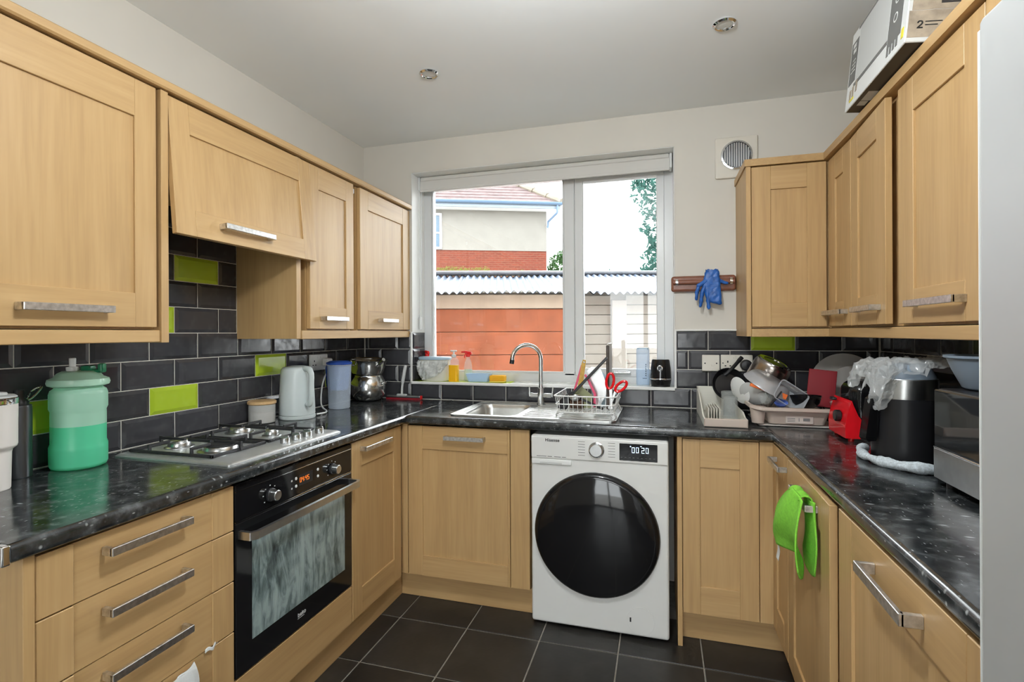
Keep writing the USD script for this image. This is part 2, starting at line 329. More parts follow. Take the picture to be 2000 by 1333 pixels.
def dirty_glass():
    nodes = {'g': ('geometry', {}), 'mp': ('mapping', {'scale': (10, 26, 7)}), 'n': ('noise_texture', {'scale': 1.0, 'detail': 6.0, 'roughness': 0.62, 'distortion': 1.2}), 'n2': ('noise_texture', {'scale': 7.0, 'detail': 4.0}),
             'mx': ('mix_float', {'fac': 0.45}), 'r': ('rgb_ramp', {'ramp': [(0.34, (.012, .016, .018)), (0.44, (.10, .14, .14)), (0.56, (.30, .38, .38)), (0.75, (.44, .52, .52))]}), 'p': ('principled_bsdf', {'roughness': 0.25})}
    return usdkit.material(stage, L + 'steamed_oven_glass', nodes, [('g.position', 'mp.vector'), ('mp.vector', 'n.vector'), ('g.position', 'n2.vector'), ('n.fac', 'mx.a'), ('n2.fac', 'mx.b'), ('mx.result', 'r.fac'), ('r.color', 'p.base_color')], surface='p.BSDF')
m_ovenglass = dirty_glass()
# outdoors
m_ground = flat('yard_concrete', (.40, .39, .37), 0.9, var=0.15, scale=2)
m_render = flat('cream_render', (.185, .176, .157), 0.9, var=0.05, scale=3, bump=0.2, bscale=60)
def brick_mat(name, c1, c2, mortar, M):
    return usdkit.material(stage, L + name, {'tc': ('texture_coordinate', {}), 'mp': ('mapping', {'scale': M, 'rotation': (math.pi / 2, 0, 0)}), 'b': ('brick_texture', {'color1': c1, 'color2': c2, 'mortar': mortar, 'scale': 1.0, 'mortar_size': 0.05, 'brick_width': 1.0, 'row_height': 0.33}), 'p': ('principled_bsdf', {'roughness': 0.9})},
                           [('tc.object', 'mp.vector'), ('mp.vector', 'b.vector'), ('b.color', 'p.base_color')], surface='p.BSDF')
m_brick = brick_mat('red_brick', (.135, .0215, .008), (.105, .017, .007), (.13, .045, .024), (4.4, 4.4, 4.4))
m_roof = flat('clay_roof_tile', (.115, .08, .078), 0.8, var=0.25, scale=6)
m_ridge = flat('ridge_tile', (.17, .145, .11), 0.8, var=0.2, scale=4)
m_gutter = flat('blue_grey_gutter', (.08, .135, .21), 0.4)
m_corr = flat('corrugated_sheet', (.085, .115, .165), 0.38, 0.3, 0.3, 5)
m_flash = flat('lead_flashing', (.15, .165, .18), 0.5, var=0.2, scale=6)
m_board = flat('white_painted_board', (.30, .29, .258), 0.7, var=0.06, scale=5)
m_beam = flat('concrete_lintel', (.50, .43, .34), 0.85, var=0.12, scale=4)
m_orangeboard = flat('orange_stained_board', (.36, .112, .05), 0.75, var=0.18, scale=4)
def leaf(name, c): return usdkit.material(stage, L + name, {'d': ('diffuse_bsdf', {'color': c}), 't': ('translucent_bsdf', {'color': c}), 'm': ('mix_closure', {'fac': 0.45})}, [('d.BSDF', 'm.closure1'), ('t.BSDF', 'm.closure2')], surface='m.closure')
m_leaf = leaf('leaf_blue_green', (.05, .125, .105)); m_leaf2 = leaf('leaf_green', (.07, .15, .055)); m_moss = leaf('moss_yellow_green', (.17, .18, .045))
m_bark = flat('bark', (.10, .08, .06), 0.9)

# ------------------------------------------------------------------ the room
LW, RW, BW, CEIL, REAR = -1.79, 1.01, 2.82, 2.485, -1.55
WX0, WX1, WZ0, WZ1 = -1.458, 0.075, 1.0173, 2.295
struct('ground', box(-40, 40, -40, 60, -0.35, -0.1), m_ground)
wall_left = struct('wall_left', box(LW - .2, LW, REAR - .2, BW + .25, -.1, CEIL + .1), m_wall)
wall_right = struct('wall_right', box(RW, RW + .2, REAR - .2, BW + .25, -.1, CEIL + .1), m_wall)
wall_back = struct('wall_back', [box(LW, WX0, BW, BW + .25, -.1, CEIL + .1), box(WX1, RW, BW, BW + .25, -.1, CEIL + .1), box(WX0, WX1, BW, BW + .25, -.1, WZ0 - .008), box(WX0, WX1, BW, BW + .25, WZ1, CEIL + .1)], m_wall)
DX0, DX1, DZ = -0.78, 0.36, 2.12
struct('wall_rear', [box(LW, DX0, REAR - .2, REAR, -.1, CEIL + .1), box(DX1, RW, REAR - .2, REAR, -.1, CEIL + .1), box(DX0, DX1, REAR - .2, REAR, DZ, CEIL + .1)], m_wall)
struct('ceiling', box(LW, RW, REAR, BW, CEIL, CEIL + .1), m_ceil)
# unseen terrace added to shade the yard: side rooms, upper storey, pitched roof
struct('upper_storey', box(-9, 8, REAR - .2, BW + .25, CEIL + .1, 5.4), m_brick)
struct('neighbour_rooms', [box(-9, LW - .2, REAR - .2, BW + .25, -.1, CEIL + .1), box(RW + .2, 8, REAR - .2, BW + .25, -.1, CEIL + .1)], m_brick)
_h = (BW + .25 - REAR + .2) / 2; _ym = (BW + .25 + REAR - .2) / 2
struct('terrace_roof', to(extrude(Polygon([(-_h - .3, 5.4), (_h + .3, 5.4), (0, 7.4)]), 17.0), (0, 1, 0), (0, 0, 1), (1, 0, 0), (-9, _ym, 0)), m_roof)
floor = struct('floor', box(LW, RW, REAR, BW, -.1, -.003), m_fgrout)
# floor tiles, 330 mm, recessed joints
TX, TY, TP = -1.161, 2.1149, 0.330
for i in range(-1, 6):
    for j in range(-11, 2):
        x0, x1, y0, y1 = TX + i * TP + .003, TX + (i + 1) * TP - .003, TY + (j - 1) * TP + .003, TY + j * TP - .003
        x0, x1, y0, y1 = max(x0, LW), min(x1, RW), max(y0, REAR), min(y1, BW)
        if x1 - x0 > .02 and y1 - y0 > .02:
            part(floor, 'tile', box(x0, x1, y0, y1, -.008, rng.uniform(-.0005, .0005), .0015), m_floor, smooth=False)
# wall tiles: bevelled 200 x 100 mm
def tilemesh(a0, a1, z0, z1, face, plane):
    g = .0016; a0, a1, z0, z1 = a0 + g, a1 - g, z0 + g, z1 - g; i = min(.013, (a1 - a0) * .3, (z1 - z0) * .3); h1, h2 = .0035, .0085
    V = [(a0, z0, 0), (a1, z0, 0), (a1, z1, 0), (a0, z1, 0), (a0, z0, h1), (a1, z0, h1), (a1, z1, h1), (a0, z1, h1), (a0 + i, z0 + i, h2), (a1 - i, z0 + i, h2), (a1 - i, z1 - i, h2), (a0 + i, z1 - i, h2)]
    F = []
    for o in (0, 4):
        for k in range(4):
            k2 = (k + 1) % 4; F += [[o + k, o + k2, o + 4 + k2], [o + k, o + 4 + k2, o + 4 + k]]
    F += [[8, 9, 10], [8, 10, 11]]
    V = np.array(V, float)
    if face == 'x+': P = np.stack([plane + V[:, 2], V[:, 0], V[:, 1]], 1)
    elif face == 'x-': P = np.stack([plane - V[:, 2], V[:, 0], V[:, 1]], 1)
    elif face == 'y-': P = np.stack([V[:, 0], plane - V[:, 2], V[:, 1]], 1)
    else: P = np.stack([V[:, 0], V[:, 1], plane + V[:, 2]], 1)
    m = trimesh.Trimesh(P, np.array(F), process=False)
    if face in ('x-',): m.invert()
    if face == 'y-': pass
    return m
RZ0, RH = 1.0173, 0.1007
def course(parent, face, plane, k, origin, lo, hi, limes=()):
    z0 = RZ0 + RH * k; n0 = math.floor((lo - origin) / .2025)
    for n in range(n0, n0 + 30):
        a, b = origin + n * .2025, origin + (n + 1) * .2025; a2, b2 = max(a, lo), min(b, hi)
        if b2 - a2 < .012: continue
        lime = any(abs(a - q) < .02 for q in limes)
        part(parent, 'tile', tilemesh(a2, b2, z0, z0 + RH, face, plane), m_lime if lime else m_tile, smooth=False, label='lime green tile' if lime else None)
A0, B0 = 1.0055, 1.106
part(wall_left, 'grout', [box(LW, LW + .003, .5, BW, .9, 1.3194), box(LW, LW + .003, 1.2, 1.86, 1.3194, 1.83)], m_grout, False)
for k, o, lim in ((-1, B0, ()), (0, A0, (1.0055, 1.4105, 2.423)), (1, B0, (1.916,)), (2, A0, ())): course(wall_left, 'x+', LW, k, o, .6, BW - .004, lim)
for k, o, lim in ((3, B0, (1.3085,)), (4, A0, ()), (5, B0, (1.511,)), (6, A0, ()), (7, B0, ())): course(wall_left, 'x+', LW, k, o, 1.222, 1.81, lim)
part(wall_back, 'grout', [box(LW, WX0, BW - .003, BW, .9, 1.3194), box(WX1, RW, BW - .003, BW, .9, 1.3194), box(WX0, WX1, BW - .003, BW, .9, WZ0 - .008)], m_grout, False)
for k, o in ((0, -1.755), (1, -1.668), (2, -1.755)): course(wall_back, 'y-', BW, k, o, LW + .009, WX0)
course(wall_back, 'y-', BW, -1, -1.668, LW + .009, RW - .009)
for k, o, lim in ((0, .2387, ()), (1, .141, ()), (2, .2387, (.4412,))): course(wall_back, 'y-', BW, k, o, WX1, RW - .009, lim)
part(wall_right, 'grout', box(RW - .003, RW, .5, BW, .9, 1.3194), m_grout, False)
for k, o in ((-1, 2.371), (0, 2.272), (1, 2.371), (2, 2.272)): course(wall_right, 'x-', RW, k, o, .7, BW - .009)
# window
FY = 2.99
win = struct('window_1', [box(WX0, -1.406, FY, FY + .07, WZ0 - .008, WZ1), box(.022, WX1, FY, FY + .07, WZ0 - .008, WZ1), box(-1.406, .022, FY, FY + .07, WZ0 - .008, 1.072, .002), box(-1.406, .022, FY, FY + .07, 2.235, WZ1),
                          box(-.545, -.484, FY, FY + .07, 1.06, 2.25, .003)], m_upvc)
part(win, 'sash', [box(-.481, -.430, FY - .006, FY + .05, 1.06, 2.245, .004), box(-.018, .026, FY - .006, FY + .05, 1.06, 2.245, .004), box(-.44, -.01, FY - .006, FY + .05, 1.058, 1.104, .004), box(-.44, -.01, FY - .006, FY + .05, 2.2, 2.245, .004)], m_upvc, False)
part(win, 'glazing_bead', [box(-1.406, -1.396, FY + .005, FY + .03, 1.07, 2.24, .003), box(-.556, -.545, FY + .005, FY + .03, 1.07, 2.24, .003), box(-1.4, -.55, FY + .005, FY + .03, 1.07, 1.081, .003)], m_upvc, False)
part(win, 'pane', box(-1.406, -.545, FY + .032, FY + .036, 1.07, 2.24), m_pane, False)
part(win, 'pane', box(-.432, -.016, FY + .032, FY + .036, 1.1, 2.205), m_pane, False)
part(win, 'handle', [rbox(-.262, -.222, FY - .03, FY - .004, 1.075, 1.092, .007), rbox(-.235, -.16, FY - .032, FY - .018, 1.078, 1.092, .006)], m_chrome, 40, label='chrome window handle')
part(win, 'reveal', [box(WX0 - .001, WX0 + .003, BW, FY, 1.32, WZ1), box(WX1 - .003, WX1 + .001, BW, FY, WZ0, WZ1), box(WX0, WX1, BW, FY, WZ1 - .003, WZ1 + .001)], m_plaster_w, False)
for k in range(3): part(win, 'tile', tilemesh(BW, FY, RZ0 + RH * k, RZ0 + RH * (k + 1), 'x+', WX0), m_tile, False)
sill = part(win, 'sill', box(WX0, WX1, BW - .012, FY, WZ0 - .012, WZ0 - .004), m_grout, False)
for n in range(8):
    a, b = WX0 + n * .2025, min(WX0 + (n + 1) * .2025, WX1)
    if b - a > .02: part(sill, 'tile', tilemesh(a, b, BW + .004, FY - .002, 'z', WZ0 - .0045), m_lime if n < 3 else m_whitetile, False, label='lime green sill tile' if n < 3 else None)
struct('trim_1', box(WX0, WX1, BW - .016, BW + .004, WZ0 - .012, WZ0 + .005, .003), m_plaster_w)
struct('trim_2', [box(WX1 - .004, WX1 + .008, BW - .012, BW + .002, WZ0, 1.325, .002), box(WX1, .4, BW - .012, BW, 1.3194, 1.328, .002)], m_plaster_w)
struct('trim_3', box(WX0 - .006, WX0 + .004, BW - .012, BW + .002, WZ0, 1.325, .002), m_plaster_w)
# rear glazed doors behind the viewer
rear = struct('door_1', [box(DX0, DX0 + .07, REAR - .12, REAR - .05, 0, DZ), box(DX1 - .07, DX1, REAR - .12, REAR - .05, 0, DZ), box(DX0, DX1, REAR - .12, REAR - .05, DZ - .07, DZ), box(DX0, DX1, REAR - .12, REAR - .05, -.1, .06),
                         box(-.23, -.17, REAR - .12, REAR - .05, 0, DZ)], m_upvc)
part(rear, 'pane', box(DX0 + .07, -.23, REAR - .087, REAR - .083, .06, DZ - .07), m_pane, False)
part(rear, 'pane', box(-.17, DX1 - .07, REAR - .087, REAR - .083, .06, DZ - .07), m_pane, False)

# ------------------------------------------------------------------ kitchen units
def fb(face, plane, a0, a1, d0, d1, z0, z1, b=0.0):
    if face == 'x+': return box(plane + d0, plane + d1, a0, a1, z0, z1, b)
    if face == 'x-': return box(plane - d1, plane - d0, a0, a1, z0, z1, b)
    return box(a0, a1, plane - d1, plane - d0, z0, z1, b)
def pull(face, plane, h0, h1, z, hh=.019, out=.034):
    """a flat bar handle with two return legs, standing on the plane"""
    return [fb(face, plane, h0, h1, out - .009, out, z - hh / 2, z + hh / 2, .0012), fb(face, plane, h0, h0 + .010, 0, out - .004, z - hh / 2, z + hh / 2, .001), fb(face, plane, h1 - .010, h1, 0, out - .004, z - hh / 2, z + hh / 2, .001)]
def shaker(parent, face, plane, a0, a1, z0, z1, st=.078, st2=None, rt=.1, rb=.1, handle=None, ajar=None, name='door', rails=True, T=None, rec=.007, hlabel=None):
    hw = wood_x if face == 'y-' else wood_y; st2 = st2 or st
    th = .02; X = np.eye(4)
    if ajar: X = trimesh.transformations.rotation_matrix(ajar[1], [0, 0, 1], ajar[0])
    if T is not None: X = T
    def ap(m): m = astm(m); m = m.copy(); m.apply_transform(X); return m
    d = part(parent, name, ap(fb(face, plane, a0 + st - .005, a1 - st2 + .005, .002, th - rec, z0 + (rb - .005 if rails else 0), z1 - (rt - .005 if rails else 0))), wood_z if rails else hw, False, world=True)
    part(d, 'stile', ap(fb(face, plane, a0, a0 + st, 0, th, z0, z1, .0016)), wood_z, False, world=True)
    part(d, 'stile', ap(fb(face, plane, a1 - st2, a1, 0, th, z0, z1, .0016)), wood_z, False, world=True)
    if rails:
        part(d, 'rail', ap(fb(face, plane, a0 + st, a1 - st2, 0, th, z1 - rt, z1, .0012)), hw, False, world=True)
        part(d, 'rail', ap(fb(face, plane, a0 + st, a1 - st2, 0, th, z0, z0 + rb, .0012)), hw, False, world=True)
    if handle: part(d, 'handle', ap(pull(face, plane + (th if face == 'x+' else -th), *handle)), m_handle, False, world=True, label=hlabel)
    return d
# --- left wall units (door faces at x = -1.47)
PL = -1.49
t = thing('wall_cabinet', 'large oak shaker wall cupboard at the near end of the left wall', 'cupboard', (LW, .585, 1.33))
part(t, 'body', box(LW, PL - .002, .585, 1.190, 1.33, 2.066), wood_z, False, True)
shaker(t, 'x+', PL, .587, 1.186, 1.336, 2.064, .07, .066, .11, .1, handle=(.829, 1.04, 1.384))
part(t, 'end_panel', box(LW, -1.464, 1.196, 1.2205, 1.289, 2.066, .001), wood_z, False, True)
t = thing('extractor_cabinet', 'oak lift-up flap of the extractor cupboard hanging ajar above the hob', 'cupboard', (LW, 1.222, 1.65))
part(t, 'body', [box(LW, -1.52, 1.222, 1.80, 1.84, 2.066), box(LW + .01, -1.56, 1.26, 1.76, 1.80, 1.842, .004)], wood_z, False, True)
T = trimesh.transformations.rotation_matrix(-0.085, [0, 1, 0], [PL, 0, 2.06])
shaker(t, 'x+', PL, 1.223, 1.8905, 1.626, 2.06, .072, .075, .1, .085, handle=(1.385, 1.615, 1.677), T=T, name='flap')
t = thing('wall_cabinet', 'tall oak wall cupboard between the extractor flap and the cupboard at the window', 'cupboard', (LW, 1.81, 1.33))
part(t, 'end_panel', box(LW, -1.474, 1.811, 1.838, 1.293, 2.066, .001), wood_z, False, True)
part(t, 'body', box(LW, PL - .002, 1.888, 2.222, 1.33, 2.066), wood_z, False, True)
shaker(t, 'x+', PL, 1.893, 2.224, 1.336, 2.062, .062, .062, .1, .1, handle=(1.965, 2.135, 1.384))
part(t, 'hinge', rbox(PL - .005, PL + .012, 2.228, 2.245, 2.02, 2.045, .004), m_whitepl, True, True, label='white hinge cap')
t = thing('wall_cabinet', 'oak wall cupboard beside the left edge of the window', 'cupboard', (LW, 2.275, 1.33))
part(t, 'body', box(LW, PL - .002, 2.272, 2.818, 1.33, 2.066), wood_z, False, True)
shaker(t, 'x+', PL, 2.282, 2.818, 1.336, 2.062, .075, .085, .1, .1, handle=(2.45, 2.62, 1.386))
solo('cornice', box(LW, -1.452, .5, 2.818, 2.069, 2.098, .005), wood_y, 'long oak cornice along the top of the left wall cupboards', 'cornice', False)
solo('pelmet', box(-1.500, -1.468, .5, 1.195, 1.291, 1.327, .002), wood_y, 'oak light pelmet under the large cupboard at the near left', 'pelmet', False)
solo('pelmet', box(-1.500, -1.470, 1.839, 2.818, 1.291, 1.329, .002), wood_y, 'oak light pelmet under the two cupboards left of the window', 'pelmet', False)
# --- right wall units
RX = .70; PR = RX + .02
t = thing('corner_cabinet', 'oak corner wall cupboard with a blank shaker panel right of the window', 'cupboard', (.7, 2.82, 1.33))
part(t, 'body', [box(.393, RW, 2.517, 2.818, 1.33, 2.056), box(PR + .002, RW, 2.222, 2.52, 1.33, 2.056)], wood_z, False, True)
part(t, 'end_panel', box(.374, .394, 2.493, 2.818, 1.293, 2.056, .001), wood_z, False, True)
shaker(t, 'y-', 2.515, .397, .694, 1.336, 2.052, .078, .075, .105, .105, name='front_panel')
shaker(t, 'x-', PR, 2.226, 2.486, 1.336, 2.050, .085, .078, .1, .1, handle=(2.26, 2.475, 1.392))
t = thing('wall_cabinet', 'oak wall cupboard with its door slightly ajar, next to the corner cupboard', 'cupboard', (RW, 1.87, 1.33))
part(t, 'body', box(PR + .002, RW, 1.846, 2.220, 1.33, 2.056), wood_z, False, True)
shaker(t, 'x-', PR, 1.866, 2.220, 1.336, 2.050, .08, .075, .1, .1, handle=(1.905, 2.12, 1.392), ajar=((PR, 2.22, 0), -.05))
t = thing('wall_cabinet', 'oak wall cupboard nearest the fridge on the right wall', 'cupboard', (RW, 1.4, 1.33))
part(t, 'body', box(PR + .002, RW, 1.30, 1.844, 1.33, 2.056), wood_z, False, True)
shaker(t, 'x-', PR, 1.388, 1.822, 1.336, 2.050, .082, .094, .1, .1, handle=(1.46, 1.71, 1.392))
t = thing('wall_cabinet', 'oak filler end of the right wall cupboards above the fridge', 'cupboard', (RW, 1.2, 1.33))
part(t, 'body', box(RX + .002, RW, .82, 1.298, 1.80, 2.056), wood_z, False, True); part(t, 'end_panel', box(RX, RW, 1.30, 1.384, 1.33, 2.05, .001), wood_z, False, True)
solo('cornice', extrude(unary_union([sbox(.368, 2.488, .706, 2.818), sbox(RX - .018, .82, RW, 2.818)]), .031, 2.057), wood_y, 'oak cornice running round the right-hand wall cupboards', 'cornice', False)
solo('pelmet', [box(.395, .71, 2.497, 2.52, 1.291, 1.327, .002), box(RX + .002, RX + .028, 1.3, 2.52, 1.291, 1.327, .002)], wood_y, 'oak light pelmet under the right-hand wall cupboards', 'pelmet', False)
# --- left base units (faces at x = -1.205)
LX = -1.225
t = thing('drawer_unit', 'oak base unit with a stack of wide drawers at the near left', 'drawer unit', (LW, .69, 0))
part(t, 'body', box(LW + .01, LX - .002, .711, 1.208, .135, .872), wood_z, False, True)
part(t, 'end_panel', box(LW + .01, -1.203, .690, .7105, 0, .875, .001), wood_z, False, True)
for z0, z1, hz in ((.7375, .868, .828), (.5895, .7345, .692), (.4415, .5865, .546), (.14, .4385, .36)):
    shaker(t, 'x+', LX, .7125, 1.2065, z0, z1, .070, .074, handle=(.838, 1.045, hz), name='drawer', rails=False, rec=.003)
t = thing('oven_housing', 'oak filler panel of the housing under the built-in oven', 'oven housing', (LW, 1.21, .14))
part(t, 'filler_panel', box(LX, -1.206, 1.212, 1.801, .14, .288, .001), wood_y, False, True)
part(t, 'body', box(LW + .01, LX - .002, 1.212, 1.801, .135, .28), wood_z, False, True)
t = thing('corner_base_cabinet', 'oak base cupboard between the oven and the inner left corner', 'cupboard', (LW, 1.8, 0))
part(t, 'body', box(LW + .01, LX - .002, 1.804, 2.24, .135, .872), wood_z, False, True)
shaker(t, 'x+', LX, 1.806, 2.212, .14, .868, .068, .068, .108, .11, handle=(1.86, 2.075, .833))
# --- back run
BF = 2.265
t = thing('sink_cabinet', 'oak sink base cupboard under the sink bowl', 'cupboard', (-.9, 2.82, 0))
part(t, 'body', box(-1.205, -.575, BF + .002, 2.80, .135, .70), wood_z, False, True)
part(t, 'corner_post', box(-1.223, -1.188, BF - .02, BF + .004, .14, .872, .001), wood_z, False, True)
shaker(t, 'y-', BF, -1.184, -.667, .14, .866, .076, .008 + .003, .112, .098, handle=(-.985, -.785, .818))
part(t, 'filler_strip', box(-.664, -.574, BF - .018, BF, .14, .870, .001), wood_z, False, True)
t = thing('base_cabinet', 'narrow oak base cupboard with a plain shaker door right of the washing machine', 'cupboard', (.25, 2.82, 0))
part(t, 'body', box(.088, .46, BF + .002, 2.80, .135, .872), wood_z, False, True)
part(t, 'end_panel', box(.066, .0855, BF - .025, 2.80, 0, .875, .001), wood_z, False, True)
shaker(t, 'y-', BF, .088, .380, .14, .868, .069, .072, .116, .116)
part(t, 'filler_strip', box(.3825, .449, BF - .018, BF, .14, .870, .001), wood_z, False, True)
# --- right run (faces at x = .43)
PB = .45
t = thing('base_cabinet', 'oak base cupboard in the right corner, mostly behind the green cloth', 'cupboard', (RW, 2.1, 0))
part(t, 'body', box(PB + .002, RW - .01, 1.995, 2.262, .135, .872), wood_z, False, True)
shaker(t, 'x-', PB, 1.998, 2.24, .14, .868, .06, .06, .1, .1, handle=(2.0, 2.17, .822))
t = thing('base_cabinet', 'oak base cupboard with the green cloth hung on its handle', 'cupboard', (RW, 1.75, 0))
part(t, 'body', box(PB + .002, RW - .01, 1.48, 1.993, .135, .872), wood_z, False, True)
shaker(t, 'x-', PB, 1.492, 1.993, .14, .864, .085, .08, .1, .078, handle=(1.60, 1.81, .815), ajar=((PB, 1.993, 0), -.024))
t = thing('appliance_door', 'oak front of the built-in appliance nearest the fridge, with a large bar handle', 'appliance door', (RW, 1.2, 0))
part(t, 'body', box(PB + .002, RW - .01, .83, 1.478, .135, .872), wood_z, False, True)
shaker(t, 'x-', PB, .822, 1.462, .14, .868, .082, .088, .1, .1, handle=(1.028, 1.243, .815, .023, .038))
solo('plinth', box(-1.275, -1.257, .712, 2.312, .002, .133), wood_y, 'oak plinth under the left base units', 'plinth', False)
solo('plinth', box(-1.256, -.572, 2.312, 2.33, .002, .133), wood_x, 'oak plinth under the sink cupboard', 'plinth', False)
solo('plinth', box(.088, .489, 2.312, 2.33, .002, .133), wood_x, 'oak plinth under the narrow cupboard right of the washing machine', 'plinth', False)
solo('plinth', box(.49, .508, .83, 2.311, .002, .133), wood_y, 'oak plinth under the right base units', 'plinth', False)
# --- worktops with a rolled front edge
WT, WB = .915, .877
def edgeprof(w):
    """cross-section: x from 0 (wall) to w (front), rounded front"""
    r = .013
    return Polygon([(0, WB), (w - r, WB)] + [(w - r + r * math.cos(a), WB + r + r * math.sin(a)) for a in np.linspace(-math.pi / 2, 0, 5)] + [(w - r + r * math.cos(a), WT - r + r * math.sin(a)) for a in np.linspace(0, math.pi / 2, 7)] + [(0, WT)])
EL, EB, ER = -1.184, 2.22, .4232
mL = to(extrude(edgeprof(EL - LW), BW - .662), (1, 0, 0), (0, 0, 1), (0, -1, 0), (LW, BW, 0))
wl = thing('worktop', 'black flecked worktop along the left wall with the hob in it', 'worktop', (LW, .662, WT))
part(wl, 'top', mL, m_top, 40, True)
part(wl, 'end_trim', [box(EL - .05, EL - .004, .652, .6625, WB + .001, WT - .001, .002), rbox(EL - .03, EL - .003, .648, .664, WB - .002, WT, .004)], m_chrome, 30, True, label='chrome end cap')
SX0, SX1, SY0, SY1 = -.972, -.2, 2.29, 2.735
mB = [to(extrude(edgeprof(SY0 - EB + .02), ER - EL), (0, -1, 0), (0, 0, 1), (-1, 0, 0), (ER, SY0 + .02, 0)), box(EL, SX0 + .012, SY0 + .02, BW, WB, WT), box(SX1 - .012, ER, SY0 + .02, BW, WB, WT), box(SX0 + .012, SX1 - .012, SY1 - .012, BW, WB, WT)]
solo('worktop', mB, m_top, 'black flecked worktop along the back wall around the steel sink', 'worktop', 40)
mR = to(extrude(edgeprof(RW - ER), BW - .822), (-1, 0, 0), (0, 0, 1), (0, 1, 0), (RW, .822, 0))
solo('worktop', mR, m_top, 'black flecked worktop along the right wall running up to the fridge', 'worktop', 40)

# ------------------------------------------------------------------ built-in appliances
def arr(pts): return np.asarray(pts, float)
# oven
OXF = -1.205
t = thing('oven', 'black built-in oven with a steamed-up glass door and steel bar handle', 'oven', (LW, 1.5, .29))
part(t, 'body', box(LW + .05, OXF - .022, 1.215, 1.799, .292, .868), m_blackpl, False, True)
part(t, 'control_panel', [box(OXF - .022, OXF, 1.213, 1.801, .757, .868, .003)], m_black, False, True)
part(t, 'trim_line', [box(OXF - .004, OXF + .0012, 1.213, 1.801, .8455, .8475), box(OXF - .004, OXF + .0012, 1.213, 1.801, .7545, .7570)], m_chrome, False, True)
door = part(t, 'door', box(OXF - .022, OXF, 1.213, 1.801, .292, .7525, .003), m_black, False, True)
part(door, 'window', box(OXF - .001, OXF + .0006, 1.275, 1.752, .378, .690), m_ovenglass, False, True, label='glass streaked with steam and grease')
hb = LineString([(OXF - .002, 1.228), (OXF + .040, 1.228), (OXF + .050, 1.245), (OXF + .050, 1.770), (OXF + .040, 1.787), (OXF - .002, 1.787)]).buffer(.006, cap_style=2, join_style=1)
part(door, 'handle', extrude(hb, .024, .704), m_steel, 40, True, label='flat steel bar handle')
part(door, 'logo', [text('beko', .013, 'x+', (OXF + .0002, 1.478, .334), .0008, True), fb('x+', OXF, 1.478, 1.512, 0, .0008, .328, .3295)], m_lightgrey, False, True)
for y in (1.352, 1.672):
    k = part(t, 'knob', [cyl(.021, 0, .010, 28, .002, (OXF, y, .798), 'x')], m_blackpl, 40, True)
    part(k, 'cap', [cyl(.0165, .008, .032, 28, .002, (OXF, y, .798), 'x')], m_steel, 40, True, label='steel knob cap')
part(t, 'display', box(OXF - .001, OXF + .0005, 1.488, 1.56, .786, .823), m_inkblack, False, True)
part(t, 'digits', seg7('04:45', .0165, 'x+', (OXF + .0006, 1.492, .797)), m_ledorange, False, True, label='orange clock digits')
for y, z in ((1.472, .816), (1.472, .790), (1.588, .818), (1.588, .794)): part(t, 'button', cyl(.0052, 0, .003, 16, .0008, (OXF, y, z), 'x'), m_whitepl, 40, True)
for y, z in ((1.452, .813), (1.452, .787)): part(t, 'mark', box(OXF, OXF + .0006, y - .003, y + .003, z - .003, z + .003), m_lightgrey, False, True)
for y in (1.352, 1.672):
    part(t, 'dial_mark', [box(OXF, OXF + .0006, y + .030 * math.sin(a) - .0022, y + .030 * math.sin(a) + .0022, .798 + .030 * math.cos(a) - .0016, .798 + .030 * math.cos(a) + .0016) for a in np.linspace(-2.2, 2.2, 7)], m_lightgrey, False, True)
# hob
HX0, HX1, HY0, HY1 = -1.715, -1.241, 1.230, 1.786
t = thing('gas_hob', 'stainless steel four-burner gas hob with black pan supports', 'hob', (-1.478, 1.508, WT))
part(t, 'plate', [ringloft([rrect(HX0, HX1, HY0, HY1, .012, WT), rrect(HX0, HX1, HY0, HY1, .012, WT + .004), rrect(HX0 + .008, HX1 - .008, HY0 + .008, HY1 - .008, .010, WT + .009), rrect(HX0 + .02, HX1 - .02, HY0 + .02, HY1 - .02, .01, WT + .008)])], m_hob, 40, True)
for bx, by, r in ((-1.425, 1.375, .052), (-1.605, 1.375, .034), (-1.605, 1.640, .040), (-1.44, 1.625, .026)):
    b = part(t, 'burner', lathe([(r * 1.35, 0), (r * 1.35, .003), (r * 1.05, .006), (r, .016), (r * .95, .018), (.001, .018)], 28, (bx, by, WT + .008)), m_steel, 40, True)
    part(b, 'burner_cap', lathe([(.0, .018), (r * .88, .018), (r * .9, .021), (r * .8, .025), (.0, .026)], 28, (bx, by, WT + .008)), m_blackmat if r > .045 else m_steel, 40, True)
